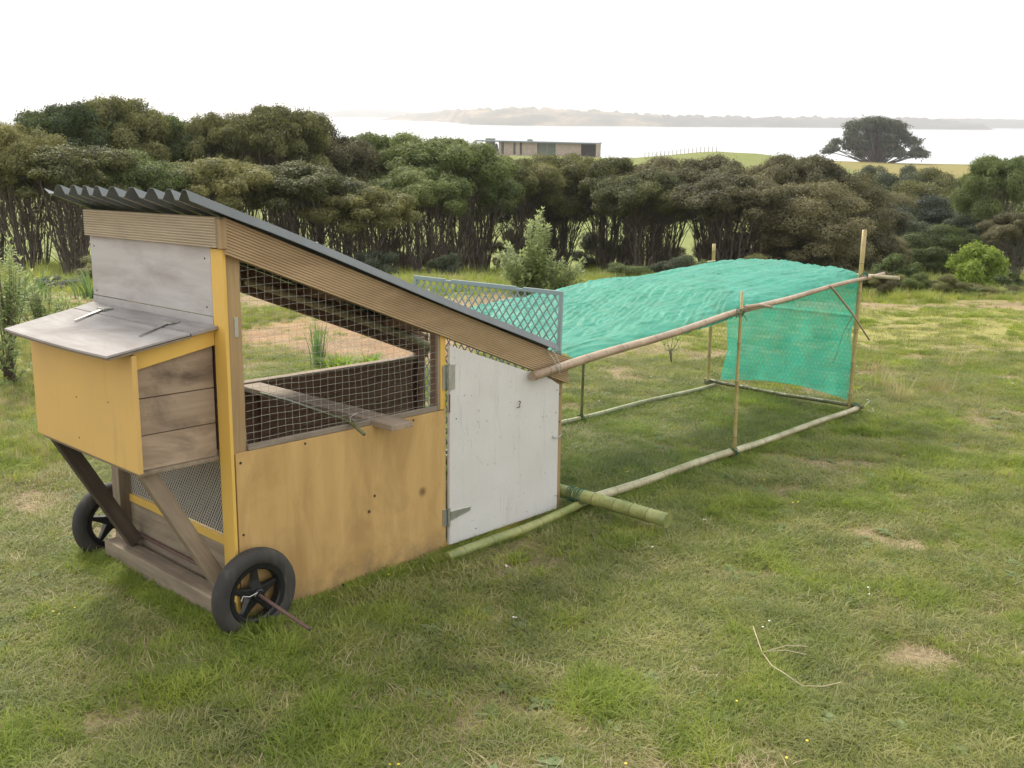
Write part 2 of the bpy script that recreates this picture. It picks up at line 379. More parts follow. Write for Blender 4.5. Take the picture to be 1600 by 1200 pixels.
# headlands across the bay
def headland(name, label, pts, mat, depth=500, jag=2.2, seed=0, sub=260, tree=9):
    """pts: (px, base_y, top_y) outline; the shore distance follows from sea level"""
    pts = np.array(pts, float); px = np.linspace(pts[0, 0], pts[-1, 0], sub)
    by = np.interp(px, pts[:, 0], pts[:, 1]); ty = np.interp(px, pts[:, 0], pts[:, 2]); V = []; nr = 9
    for i in range(sub):
        d = ray(px[i], by[i]); t = (-28 - 1.6) / d.z; dist = min(t * d.y, 6500); u = d.x / d.y * dist
        top = at(px[i], ty[i], dist + depth * .5); h = max(.5, top.z + 28)
        tr = (fbm(np.array(px[i] * .16), np.array(seed + .5), 4, seed) - .42) * tree * 1.6 * min(1, h / 14)
        for r in range(nr):
            a = r / (nr - 1); k = math.sin(math.pi * min(1, a * 1.0)) ** .6 if 0 < a < 1 else 0
            jz = (fbm(np.array(px[i] * .5), np.array(r * 1.3), 3, seed + 4) - .5) * jag * 2
            V.append((u * (1 + a * depth / dist * .5), dist + a * depth, -28.5 + (h * k + (tr if .3 < a < .7 else 0) * k + (jz if 0 < a < 1 else 0) * min(1, h / 14))))
    f = []
    for i in range(sub - 1):
        for r in range(nr - 1): k = i * nr + r; f.append((k, k + nr, k + nr + 1, k + 1))
    me = mesh_np(name, np.array(V), np.array(f), True)
    return setp(link(name, me, None, mat), label, kind='structure')
def far_mat(name, c1, c2, c3):
    m, nt, out = mat_new(name); b = principled(nt, out, .95, 0, .1); ge = N(nt, 'ShaderNodeNewGeometry')
    mp = N(nt, 'ShaderNodeMapping'); mp.inputs['Scale'].default_value = (1, .6, 5); nt.links.new(ge.outputs['Position'], mp.inputs[0])
    g = noise(nt, mp.outputs[0], .012, 6, .7); c = ramp(nt, g, [(.38, c1), (.5, c2), (.62, c3)]); nt.links.new(c, b.inputs['Base Color']); return m
FM = far_mat('far_bush', (.035, .045, .030), (.09, .085, .05), (.30, .22, .14))
FM2 = far_mat('far_bush_dark', (.03, .04, .03), (.05, .055, .04), (.11, .10, .07))
headland('headland', 'long low headland across the water with pasture and bush', [(585, 187.5, 187), (640, 188.5, 178), (700, 190.5, 172), (735, 194.5, 171), (800, 196, 168), (870, 196.5, 170), (940, 197, 173), (1000, 197.3, 177), (1060, 197.8, 180)], FM, 420, 1.5, 3)
headland('headland', 'thin wooded tail of the headland on the right', [(1040, 198, 181), (1100, 198, 181), (1180, 198.8, 183), (1300, 199.5, 184), (1400, 201, 185), (1430, 201.5, 184), (1500, 202.5, 190), (1545, 203, 195), (1560, 203.3, 203)], FM2, 220, 1.5, 8, tree=11)
headland('far_shore', 'faint far shore behind the tail of the headland on the right', [(1380, 198.5, 190), (1450, 199.5, 187), (1550, 200, 187), (1700, 202, 188)], FM2, 500, 1.5, 12)
headland('far_shore', 'faint low hills on the far side of the bay at left', [(230, 178, 174), (300, 180, 176), (400, 182, 177), (480, 183, 175), (565, 183.5, 170), (610, 184, 173), (700, 184.5, 178)], FM2, 700, 1.5, 15, tree=4)

# ------------------------------------------------------------------ trees: leaf cloud crowns
def leaf_cloud(centers, radii, n, size, flat=.6, up=.35, shell=.55, aspect=.45, seed=0):
    """one triangle per leaf spray, spread through the given puffs"""
    r = np.random.default_rng(seed); centers = np.array(centers); radii = np.array(radii)
    w = radii ** 2; idx = r.choice(len(centers), n, p=w / w.sum())
    d = r.normal(size=(n, 3)); d[:, 2] += up; d /= np.linalg.norm(d, axis=1)[:, None]
    k = shell + (1 - shell) * r.random(n) ** .6; k = np.where(r.random(n) < .22, k + r.random(n) * .35, k)
    lump = .62 + .40 * vnoise(d[:, 0] * 2.6 + idx * 7.1, d[:, 1] * 2.6 + d[:, 2] * 2, 5) + .38 * vnoise(d[:, 0] * 6 + idx * 3.3, d[:, 1] * 6 + d[:, 2] * 4, 6)
    p = centers[idx] + d * (radii[idx] * k * lump)[:, None] * np.array([1, 1, flat])
    nrm = d + r.normal(size=(n, 3)) * .55; nrm[:, 2] += .35; nrm /= np.linalg.norm(nrm, axis=1)[:, None]
    t = np.cross(nrm, r.normal(size=(n, 3))); t /= np.linalg.norm(t, axis=1)[:, None] + 1e-9; b = np.cross(nrm, t)
    s = size * (.6 + .8 * r.random(n))[:, None]
    v = np.stack([p - t * s * .5, p + t * s * .5 + b * s * .0, p + b * s * aspect * 2 + t * s * .1], 1).reshape(-1, 3)
    return v, np.arange(n * 3).reshape(-1, 3)
def tree_variant(seed, npuff=24, nleaf=26000, H=5.0, Rr=2.1, crown=(.50, 1.0), stems=7, lsize=.085, puff=(.42, .80), srad=.055, low=.35, drop=1.3, flat=.6, twigs=9):
    r = random.Random(seed); cs = []; rs = []
    for i in range(npuff):
        rad = Rr * .88 * math.sqrt((i + .5) / npuff); a = i * 2.39996 + r.uniform(-.3, .3)
        zt = crown[0] + (crown[1] - crown[0]) * math.sqrt(max(0, 1 - (rad / Rr) ** 2 * .85))
        z = H * zt - r.uniform(.2, .5) - (r.random() < low) * r.uniform(.3, drop)
        z = max(z, .5)
        cs.append((rad * math.cos(a) + r.uniform(-.15, .15), rad * math.sin(a) + r.uniform(-.15, .15), z)); rs.append(r.uniform(*puff))
    v, f = leaf_cloud(cs, rs, nleaf, lsize, flat, seed=seed)
    crown_me = mesh_np('crown', v, f)
    m = MB(); per = [[] for _ in range(stems)]
    ang = [2 * math.pi * k / stems + r.uniform(-.3, .3) for k in range(stems)]
    for c in cs:
        a = math.atan2(c[1], c[0]); k = min(range(stems), key=lambda q: abs(math.atan2(math.sin(a - ang[q]), math.cos(a - ang[q])))); per[k].append(c)
    for k in range(stems):
        if not per[k]: continue
        per[k].sort(key=lambda c: c[2]); tgt = max(per[k], key=lambda c: c[2]); b0 = Vector((math.cos(ang[k]) * .22, math.sin(ang[k]) * .22, -.3))
        T = Vector(tgt); sr = srad * r.uniform(.7, 1.4); wob = Vector((r.uniform(-.25, .25), r.uniform(-.25, .25), 0)); pts = []
        for i in range(10):
            t = i / 9; p = b0.lerp(Vector((b0.x + (T.x - b0.x) * t ** 1.6, b0.y + (T.y - b0.y) * t ** 1.6, b0.z + (T.z - b0.z) * t)), 1) + wob * math.sin(t * math.pi) + Vector((r.uniform(-.04, .04), r.uniform(-.04, .04), 0)); pts.append(p)
        m.tube(pts, [sr * (1.15 - .85 * i / 9) for i in range(10)], 6)
        for c in per[k]:
            if c is tgt: continue
            st = pts[r.randint(3, 6)]; C_ = Vector(c); mid = st.lerp(C_, .5) + Vector((r.uniform(-.15, .15), r.uniform(-.15, .15), r.uniform(-.25, .05)))
            m.tube([st, mid, C_], [sr * .5, sr * .33, sr * .12], 5)
        for j in range(twigs):
            st = pts[r.randint(2, 8)]; e = st + Vector((r.uniform(-.6, .6), r.uniform(-.6, .6), r.uniform(.3, 1.1))); m.tube([st, st.lerp(e, .5) + Vector((0, 0, r.uniform(-.1, .1))), e], [.014, .009, .004], 4)
    return crown_me, m.mesh('trunk', True)
C_OLIVE = leafy('olive_foliage', (.055, .062, .022), (.145, .148, .052), None, .3, .9, (.27, .25, .10))
C_GREEN = leafy('green_foliage', (.042, .064, .020), (.11, .145, .044), None, .3, .9, (.19, .22, .075))
C_BROWN = leafy('brown_foliage', (.054, .053, .026), (.135, .125, .060), None, .25, .9, (.23, .205, .11))
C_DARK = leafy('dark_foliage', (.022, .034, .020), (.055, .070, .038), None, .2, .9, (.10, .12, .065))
C_LIME = leafy('lime_foliage', (.09, .14, .025), (.18, .245, .045), None, .4, 2.5, (.28, .35, .08))
VAR = [tree_variant(s, npuff=np_, nleaf=90000, stems=st, crown=(.60, 1.0), lsize=.052, puff=(.22, .55), low=.45, drop=.9, flat=.66, twigs=14, srad=.030) for s, np_, st in ((11, 56, 14), (12, 50, 13), (13, 60, 15), (14, 46, 13), (15, 54, 14))]
FULL = [tree_variant(s, npuff=np_, nleaf=95000, stems=st, crown=(.25, 1.0), lsize=.058, puff=(.32, .74), low=.8, drop=3.2, flat=.66, srad=.035, twigs=14) for s, np_, st in ((21, 74, 9), (22, 70, 8), (23, 78, 9))]
SHRUBV = [tree_variant(s, npuff=16, nleaf=30000, H=2.4, Rr=1.5, crown=(.25, 1), stems=6, lsize=.055, puff=(.4, .65), srad=.03, low=.6) for s in (31, 32, 33)]
MATC = {'o': C_OLIVE, 'g': C_GREEN, 'b': C_BROWN, 'd': C_DARK, 'l': C_LIME}
def variant_mesh(var, matkey, cache={}):
    k = (id(var), matkey)
    if k not in cache:
        c = var[0].copy(); c.materials.clear(); c.materials.append(MATC[matkey]); cache[k] = c
    return cache[k]
for v_ in VAR + SHRUBV + FULL: v_[1].materials.append(M['bark'])
def tree(name, label, cat, px, topy, v, wpx, mk, var, H0=5.0, R0=2.1, group=None, sink=0, rot=None, aspect=1.0):
    top = at(px, topy, v); z0 = gzf(top.x, v) - sink; h = top.z - z0; w = wpx / F_PX * v
    sx = w / (2 * (R0 + .35)); sz = h / H0
    t = empty(name, label, cat, loc=(top.x, v, z0), group=group); t.rotation_euler = (0, 0, random.uniform(0, 6.28) if rot is None else rot)
    link('trunk', var[1], t, scale=(sx, sx * aspect, sz)); link('crown', variant_mesh(var, mk), t, scale=(sx, sx * aspect, sz)); return t
FRONT = [  # px, top y, distance, crown width px, colour, label
    (12, 190, 21, 190, 'o', 'dark manuka tree cut by the left frame edge, lower crown in front'),
    (92, 152, 25, 200, 'g', 'tall manuka tree with green crown left of the highest treetop'),
    (172, 146, 26, 210, 'o', 'manuka tree with the highest crown, above the high end of the corrugated roof'),
    (95, 222, 21, 260, 'o', 'broad low manuka crown just above the roof corrugations at left'),
    (215, 240, 22, 200, 'g', 'bushy manuka crown directly over the middle of the corrugated roof edge'),
    (255, 176, 28, 190, 'g', 'manuka tree right of the highest treetop with ragged green top'),
    (330, 240, 23, 230, 'o', 'yellowish manuka crown right behind the roof ridge corner'),
    (345, 172, 28, 170, 'o', 'manuka tree with flat olive top beside the gap of sky'),
    (430, 160, 27, 200, 'o', 'tall brownish manuka tree with the peak nearest the bay water'),
    (500, 196, 29, 190, 'b', 'brown manuka tree whose shoulder meets the water at left'),
    (470, 255, 24, 260, 'o', 'wide olive manuka crown leaning over the sloping roof'),
    (560, 285, 24, 210, 'o', 'low feathery olive manuka crown above the middle of the sloping roof'),
    (600, 203, 31, 190, 'g', 'rounded green manuka tree left of the deep green dome'),
    (700, 212, 30, 240, 'g', 'deep green domed manuka tree in the middle of the grove'),
    (745, 255, 32, 170, 'g', 'green manuka tree at the right shoulder of the green dome'),
    (655, 262, 28, 200, 'g', 'smaller green manuka crown at the left foot of the deep green dome'),
    (815, 240, 37, 170, 'o', 'olive manuka tree below the left end of the stone house'),
    (880, 237, 39, 180, 'o', 'olive manuka tree below the middle of the stone house'),
    (960, 243, 38, 190, 'o', 'olive manuka tree below the right end of the stone house'),
    (1040, 250, 38, 190, 'b', 'dusky brown manuka tree below the small hill fence'),
    (1120, 245, 36, 190, 'b', 'brown manuka tree above the left post of the bamboo run'),
    (1195, 250, 35, 190, 'b', 'brown manuka tree with grey twiggy side above the green cloth'),
    (1255, 238, 35, 170, 'b', 'tallest brown manuka tree on the right, left of the lone hilltop tree'),
    (1330, 268, 34, 180, 'b', 'brown manuka tree at the right end of the brown stand'),
    (1010, 268, 34, 190, 'o', 'manuka tree with pale leaning stems right of the leafy bush'),
    (1150, 272, 32, 220, 'b', 'twiggy brown manuka in front of the brown stand above the green cloth'),
    (1275, 282, 32, 220, 'b', 'grey brown manuka left of the tall bamboo post'),
    (1575, 240, 38, 150, 'g', 'tall dark manuka tree at the right frame edge'),
    (1590, 330, 30, 130, 'b', 'lower twiggy tree at the right frame edge'),
]
for i, (px, ty, v, w, mk, lab) in enumerate(FRONT):
    tree('manuka_tree', lab, 'tree', px, ty, v, w, mk, FULL[i % 3] if 1240 < px < 1400 and ty > 260 else VAR[i % 5], group='manuka trees of the grove beyond the lawn')
# fillers behind: stems and crowns that read as the depth of the grove
rr = random.Random(5)
for i in range(34):
    px = -30 + i * 42 + rr.uniform(-15, 15)
    if px > 1370: break
    top = np.interp(px, [0, 170, 300, 430, 560, 700, 800, 1000, 1250, 1400], [205, 175, 200, 190, 222, 232, 262, 266, 262, 290]) + rr.uniform(0, 22)
    v = np.interp(px, [0, 560, 800, 1400], [31, 35, 43, 42]) + rr.uniform(-2, 4)
    tree('manuka_tree', 'manuka tree in the back rows of the grove, mostly hidden by nearer crowns', 'tree', px, top, v, 170, 'ogb'[i % 3] if px < 1000 else 'bob'[i % 3], VAR[(i * 2 + 1) % 5], group='back rows of the manuka grove')
rr = random.Random(15)
for i in range(13):
    px = 600 + i * 63 + rr.uniform(-16, 16); v = rr.uniform(44, 50)
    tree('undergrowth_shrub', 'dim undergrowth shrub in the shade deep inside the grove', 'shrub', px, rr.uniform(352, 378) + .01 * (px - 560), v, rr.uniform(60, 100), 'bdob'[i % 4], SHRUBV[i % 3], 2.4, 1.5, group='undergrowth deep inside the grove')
# bush on the right slope
BUSH = [(1400, 268, 64, 120, 'd', 'dark rounded tree on the slope left below the ochre field'), (1470, 262, 66, 130, 'o', 'flat topped olive tree just under the ochre field'),
        (1440, 282, 56, 150, 'o', 'olive domed tree in the middle of the right gully'), (1535, 290, 58, 130, 'd', 'dark tree on the right gully side under the field edge'),
        (1385, 300, 50, 110, 'b', 'brown shrubby tree at the mouth of the right gully'), (1465, 305, 48, 150, 'd', 'blue green domed tree in the gully behind the lime bush'),
        (1400, 330, 44, 130, 'd', 'dark evergreen right of the tall bamboo post'), (1545, 320, 44, 140, 'd', 'grey green tree behind and right of the lime bush'),
        (1478, 350, 38, 130, 'g', 'layered dark green shrub between the two pale bushes'), (1370, 360, 36, 110, 'b', 'small dim shrub right beside the tall bamboo post'),
        (1660, 300, 48, 160, 'g', 'green tree just outside the right frame edge'), (1760, 290, 44, 180, 'o', 'olive tree farther right beyond the frame edge'),
        (1420, 256, 90, 60, 'd', 'small grey green tree standing in the ochre field'), (1365, 258, 90, 70, 'd', 'low tree on the left edge of the ochre field')]
for i, (px, ty, v, w, mk, lab) in enumerate(BUSH):
    tree('gully_tree', lab, 'tree', px, ty, v, w * 1.15, mk, FULL[i % 3], group='trees of the right hand gully')
LIMEV = [tree_variant(s, npuff=26, nleaf=13000, H=2.4, Rr=1.5, crown=(.2, 1), stems=6, lsize=.10, puff=(.2, .52), srad=.03, low=.7, flat=.8) for s in (34, 35, 36)]
for v_ in LIMEV: v_[1].materials.append(M['bark'])
PALE = [(1533, 379, 22, 105, 'l', 'bright lime green bush at the right edge of the lawn'), (1402, 394, 24, 92, 'g', 'round mid green bush right of the bamboo run'),
        (1585, 425, 20, 70, 'g', 'small green bush at the right frame edge')]
for i, (px, ty, v, w, mk, lab) in enumerate(PALE):
    tree('round_bush', lab, 'bush', px, ty, v, w, mk, LIMEV[i], 2.4, 1.5, group='round bushes at the lawn edge')
rr = random.Random(9)
for i in range(16):
    px = 1352 + i * 17 + rr.uniform(-5, 5); by = np.interp(px, [1350, 1600], [452, 476])
    tree('weed_shrub', 'low scrubby weed clump on the dirt bank at the right edge of the lawn', 'shrub', px, by - rr.uniform(22, 38), 16 + rr.uniform(-.6, 1.8), rr.uniform(40, 70), 'ogbo'[i % 4], SHRUBV[i % 3], 2.4, 1.5, group='weed clumps along the bank')
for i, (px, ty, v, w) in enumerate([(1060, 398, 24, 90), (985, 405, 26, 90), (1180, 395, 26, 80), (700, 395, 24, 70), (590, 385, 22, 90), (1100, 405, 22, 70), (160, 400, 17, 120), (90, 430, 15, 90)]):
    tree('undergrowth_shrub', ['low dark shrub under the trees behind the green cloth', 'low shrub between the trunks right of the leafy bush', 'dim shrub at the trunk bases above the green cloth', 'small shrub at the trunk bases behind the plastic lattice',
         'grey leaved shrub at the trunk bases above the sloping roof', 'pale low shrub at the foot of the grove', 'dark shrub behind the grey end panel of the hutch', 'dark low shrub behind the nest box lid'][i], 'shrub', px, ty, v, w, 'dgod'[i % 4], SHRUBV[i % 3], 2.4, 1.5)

# lone hilltop tree
def lone_tree():
    v = 238; base = at(1372, 250, v); z0 = gzf(base.x, v) - .3; r = random.Random(3); s = v / F_PX
    t = empty('hilltop_tree', 'large dark spreading tree standing alone on the hilltop before the water', 'tree', loc=(base.x, v, z0))
    cs = []; rs = []
    spec = [(1372, 190), (1392, 194), (1350, 196), (1330, 197), (1322, 215), (1345, 210), (1370, 205), (1395, 205), (1410, 212), (1425, 222), (1438, 235), (1400, 225), (1380, 228), (1355, 225), (1335, 228), (1312, 222), (1300, 232), (1292, 236),
            (1415, 236), (1395, 240), (1365, 240), (1348, 242), (1440, 241), (1385, 215), (1360, 192), (1403, 200), (1375, 218), (1368, 230), (1385, 238), (1405, 232), (1352, 234), (1378, 205), (1420, 240)]
    zb = base.z
    for (px, py) in spec:
        p = at(px, py, v); cs.append((p.x - base.x, r.uniform(-6, 6) * (1 if py > 200 else .4), p.z - z0)); rs.append(r.uniform(1.5, 2.7) if px > 1320 else r.uniform(1.0, 1.6))
    for k in range(22):
        a, b = r.choice(cs[:33]), r.choice(cs[:33]); t_ = r.uniform(.3, .7); q = [a[i] * (1 - t_) + b[i] * t_ for i in range(3)]
        if q[2] > 2.2: cs.append(tuple(q)); rs.append(r.uniform(.9, 1.8))
    vv, f = leaf_cloud(cs, rs, 42000, .36, .55, .3, .25, seed=77)
    link('crown', mesh_np('crown', vv, f), t, C_DARK)
    m = MB(); b0 = Vector((0, 0, -.2))
    for c in cs:
        C_ = Vector(c); mid = Vector((C_.x * .55 + r.uniform(-.8, .8), C_.y * .35, C_.z * r.uniform(.4, .65))); m.tube([b0 + Vector((C_.x * .12, 0, 0)), mid, C_], [.22, .14, .05], 6)
    link('trunk', m.mesh('trunk', True), t, M['bark'])
lone_tree()

# ------------------------------------------------------------------ stone house on the hill
def stone_mat():
    m, nt, out = mat_new('house_stone'); b = principled(nt, out, .9, 0, .2); t = mapped(nt, (1, 1, 1))
    br = N(nt, 'ShaderNodeTexBrick'); br.inputs['Scale'].default_value = 1.6; br.inputs['Color1'].default_value = (.52, .43, .35, 1); br.inputs['Color2'].default_value = (.38, .31, .26, 1); br.inputs['Mortar'].default_value = (.22, .18, .15, 1)
    mp = N(nt, 'ShaderNodeMapping'); mp.inputs['Rotation'].default_value = (R(90), 0, 0); nt.links.new(t, mp.inputs[0]); nt.links.new(mp.outputs[0], br.inputs[0])
    g = noise(nt, t, 1.2, 5, .7); c = mix(nt, .35, br.outputs[0], ramp(nt, g, [(.3, (.2, .15, .12)), (.7, (.5, .4, .33))])); nt.links.new(c, b.inputs['Base Color']); return m
def house():
    stone = stone_mat(); roofm = plain('house_roof', (.16, .19, .22), .4, .3, .1, 1); dark = plain('house_shadowed_interior', (.07, .055, .05), .8); glass = plain('house_glass', (.10, .13, .12), .12, 0, .1, 1, .6); gw = plain('house_render', (.20, .22, .18), .8, 0, .1)
    A = at(745, 234, 251); B = at(932, 240, 241); zf = -8.35
    dirx = Vector((B.x - A.x, B.y - A.y, 0)); Lh = dirx.length; ang = math.atan2(dirx.y, dirx.x)
    t = empty('stone_house', 'long low flat roofed stone house on the hill above the grove', 'house', loc=(A.x, A.y, zf)); t.rotation_euler = (0, 0, ang)
    Hh = 2.95; f = lambda p: (p - 250) / 1010 * Lh
    def bx(name, mat, a, b, z0, z1, y0, y1): return boxp(name, t, mat, (f(a), y0, z0), (f(b), y1, z1), .02)
    bx('roof', roofm, 246, 1262, Hh, Hh + .32, -.9, 4.5)
    bx('foundation', stone, 300, 1262, -1.6, .02, -.15, 4)
    bx('chimney', gw, 312, 374, .03, Hh + .75, 1.0, 3)
    bx('column', stone, 440, 463, .03, Hh - .01, 0, 1.0)
    bx('window', glass, 464, 484, .03, Hh - .01, .5, .6)
    bx('wall', stone, 486, 566, .03, Hh - .01, 0, .5)
    bx('window', glass, 568, 584, .03, Hh - .01, .5, .6)
    bx('wall', stone, 586, 621, .03, Hh - .01, 0, .5)
    bx('window', dark, 623, 638, .03, Hh - .01, .5, .6)
    bx('wall', stone, 640, 768, .03, Hh - .01, 0, .5)
    bx('window', glass, 771, 845, .03, Hh - .01, .6, .7); bx('window', glass, 848, 920, .03, Hh - .01, .6, .7)
    bx('window_frame', gw, 845.3, 847.7, .03, Hh - .01, .55, .72)
    bx('wall', stone, 923, 1132, .03, Hh - .01, 0, .5)
    bx('back_wall', dark, 464, 1258, .03, Hh - .02, 3.5, 4)
    bx('wall', stone, 1253, 1259, .03, Hh - .01, 0, 3.4)
    bx('wall', stone, 464, 470, .03, Hh - .01, .65, 3.4)
    P('roof_vent', t, gw, lambda m: m.tube([(f(685), 2, Hh + .33), (f(685), 2, Hh + .7), (f(685), 2, Hh + .85)], [.8, .65, .3], 12))
    for k, (p, y) in enumerate(((405, 4), (392, 2.5))):
        pass
    s = at(775, 228, 258); tree('garden_shrub', 'small round shrub beside the open left end of the stone house', 'shrub', 775, 224, 252, 10, 'd', SHRUBV[0], 2.4, 1.5)
house()
def hill_fence():
    pts = [(1008 + i * 6.2) for i in range(19)]; v = 242; p0 = at(pts[0], 235, v); z = gzf(p0.x, v)
    t = empty('post_fence', 'thin post and wire fence along the crest of the hill', 'fence', loc=(p0.x, v, z)); ps = []
    for px in pts:
        p = at(px, 235, v); zz = gzf(p.x, v) - z; ps.append((p.x - p0.x, 0, zz))
    base = MB(); base.tube([(0, 0, -.2), (0, 0, 1.25)], .07, 6); bm_ = base.mesh('post'); bm_.materials.append(M['grey_wood_z'])
    for q in ps: link('post', bm_, t, loc=q)
    P('wire', t, M['wire_dark'], lambda m: [m.tube([(a[0], a[1], a[2] + h) for a in ps], .012, 4) for h in (.5, .85, 1.15)])
hill_fence()

# ------------------------------------------------------------------ the hutch
hutch = empty('chicken_hutch', 'yellow wooden chicken hutch on two black wheels with a corrugated sloping roof', 'chicken hutch', mat=HM.copy())
Hh = hutch
def rz(x): return 1.475 - .381 * x            # underside of the roof sheet / top of the rafters
def grooved(name, mat, axis, a, b, y_out, y_in, z0, z1, n, slope=0.0, gd=.0045):
    """decking board with grooves running along axis; slope tilts it as x grows"""
    m = MB(); prof = []; h = (z1 - z0) / n; s = 1 if y_in > y_out else -1
    prof.append((y_in, z0)); 
    for k in range(n):
        zz = z0 + k * h
        prof += [(y_out, zz + h * .12), (y_out, zz + h * .66), (y_out + s * gd, zz + h * .74), (y_out + s * gd, zz + h * .96)]
    prof += [(y_out, z1), (y_in, z1)]
    nn = len(prof); vs = []
    for q in (a, b):
        for (y, z) in prof:
            vs.append((q, y, z + slope * (q - a)) if axis == 0 else (y, q, z))
    fs = [(k, (k + 1) % nn, nn + (k + 1) % nn, nn + k) for k in range(nn)]
    # end caps as strips
    for o in (0, nn):
        fs += [tuple(o + i for i in range(nn))]
    m.add(vs, fs); return link(name, m.mesh(name), Hh, mat)
# posts and corner boards
boxp('post', Hh, M['post'], (.0, .0, .0), (.06, .045, 1.44))
boxp('post', Hh, M['grey_wood_z'], (.0, .90, .0), (.085, .965, 1.40))
boxp('post', Hh, M['post'], (1.775, -.002, .0), (1.82, .045, .775))
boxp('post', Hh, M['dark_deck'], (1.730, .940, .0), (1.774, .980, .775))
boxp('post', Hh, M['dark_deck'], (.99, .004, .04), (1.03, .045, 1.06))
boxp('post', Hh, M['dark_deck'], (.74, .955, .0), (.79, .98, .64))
boxp('corner_board', Hh, M['yellow_edge'], (-.014, -.016, .0), (-.001, .06, 1.367))
boxp('trim_board', Hh, M['yellow_edge'], (.998, -.014, .648), (1.028, .002, 1.03))
# end: fascia, grey panels
grooved('fascia_board', M['deck_end'], 1, -.012, .985, -.034, -.013, 1.372, 1.476, 11)
boxp('post', Hh, M['post'], (-.030, -.034, 1.37), (-.003, -.0135, 1.47))
boxp('end_panel', Hh, M['grey_paint'], (-.013, .062, 1.131), (-.001, .985, 1.370))
boxp('end_panel', Hh, M['grey_paint'], (-.015, .062, 1.085), (-.002, .985, 1.1285))
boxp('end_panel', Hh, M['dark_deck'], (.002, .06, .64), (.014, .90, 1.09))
boxp('end_board', Hh, M['grey_wood_y'], (.045, .05, .03), (.062, .90, .25))
boxp('mesh_rail', Hh, M['yellow_edge'], (.040, .05, .252), (.062, .90, .285))
boxp('base_beam', Hh, M['grey_wood_y'], (-.055, -.004, -.015), (.022, .955, .088), .004)
boxp('cross_rail', Hh, M['grey_wood_y'], (.075, .05, .53), (.115, .90, .615))
# expanded mesh under the nest box
def expanded(m, y0, y1, z0, z1, x, sy, sz, r):
    k = 0
    ny = int((y1 - y0) / sy); nz = int((z1 - z0) / sz)
    for i in range(ny):
        for j in range(nz):
            cy = y0 + (i + .5) * sy; cz = z0 + (j + .5) * sz
            for a, b in (((-.5, 0), (0, .5)), ((0, .5), (.5, 0)), ((.5, 0), (0, -.5)), ((0, -.5), (-.5, 0))):
                p0 = Vector((x, cy + a[0] * sy, cz + a[1] * sz)); p1 = Vector((x, cy + b[0] * sy, cz + b[1] * sz)); d = (p1 - p0).normalized(); n = Vector((0, -d.z, d.y)) * r; e = Vector((r * .6, 0, 0))
                m.add([p0 + n - e, p0 - n - e, p1 - n - e, p1 + n - e, p0 + e, p1 + e], [(0, 1, 2, 3), (0, 3, 5, 4), (1, 4, 5, 2)])
P('wire_mesh', Hh, M['mesh_light'], lambda m: expanded(m, .05, .90, .285, .625, .05, .0165, .024, .0016))
# braces, axle
def brace(mat, y0, y1):
    a = Vector((-.282, 0, .634)); b = Vector((.012, 0, .100)); d = b - a; m = MB(); m.box((-.029, y0, 0), (.029, y1, d.length))
    link('brace', m.mesh('brace', False, .003), Hh, mat, loc=a, rot=(0, math.atan2(d.x, d.z), 0))
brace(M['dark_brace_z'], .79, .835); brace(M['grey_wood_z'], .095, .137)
# nest box
NB = Hh
boxp('nest_front', NB, M['yellow_paint'], (-.338, .022, .632), (-.320, .832, 1.034))
for a, b in ((.627, .746), (.749, .874)):
    boxp('nest_plank', NB, M['nest_plank'], (-.319, .076, a), (-.0145, .092, b), .0015); boxp('nest_plank', NB, M['nest_plank'], (-.319, .806, a), (-.0145, .822, b), .0015)
for y0, y1 in ((.0763, .092), (.806, .8217)):
    P('nest_plank', NB, M['nest_plank'], lambda m: m.prism([(-.319, .877), (-.0145, .877), (-.0145, 1.05), (-.319, 1.005)], 1, y0, y1), .0015)
P('nest_rail', NB, M['yellow_edge'], lambda m: m.prism([(-.319, .975), (-.0145, 1.030), (-.0145, 1.083), (-.319, 1.036)], 1, .058, .0755), .002)
P('nest_rail', NB, M['yellow_edge'], lambda m: m.prism([(-.319, .975), (-.0145, 1.030), (-.0145, 1.083), (-.319, 1.036)], 1, .8225, .838), .002)
boxp('nest_floor', NB, M['grey_wood_y'], (-.319, .06, .612), (-.016, .838, .626))
def lidz(x): return 1.094 + .135 * x
def sheet(m, x0, x1, ya0, ya1, yb0, yb1, dz, th, nx=10):
    """thin board from x0 (y range ya) to x1 (y range yb) following the lid slope with a slight sag"""
    vs = []; ny = 8
    for k in range(2):
        for i in range(nx + 1):
            t = i / nx; x = x0 + (x1 - x0) * t
            for j in range(ny + 1):
                s = j / ny; y = (ya0 + (yb0 - ya0) * t) * (1 - s) + (ya1 + (yb1 - ya1) * t) * s
                sag = -.006 * math.sin(math.pi * s) * (x / -.42)
                vs.append((x, y, lidz(x) + dz + sag - (th if k else 0)))
    f = []; W_ = ny + 1; O = (nx + 1) * W_
    for i in range(nx):
        for j in range(ny):
            a = i * W_ + j; f.append((a, a + 1, a + 1 + W_, a + W_)); f.append((O + a, O + a + W_, O + a + 1 + W_, O + a + 1))
    for i in range(nx): a = i * W_; f.append((a, a + W_, O + a + W_, O + a)); a += ny; f.append((a, O + a, O + a + W_, a + W_))
    for j in range(ny): a = j; f.append((a, O + a, O + a + 1, a + 1)); a = nx * W_ + j; f.append((a, a + 1, O + a + 1, O + a))
    m.add(vs, f)
P('lid_batten', NB, M['lid_paint'], lambda m: sheet(m, -.017, -.118, .03, .985, .025, .94, .010, .012), .001)
lid = P('nest_lid', NB, M['lid_paint'], lambda m: (sheet(m, -.1245, -.428, .025, .938, .004, .83, .010, .0075)), .0008)
P('lid_backing', lid, M['grey_wood_y'], lambda m: sheet(m, -.1215, -.420, .027, .936, .010, .825, -.0005, .0075), .0008)
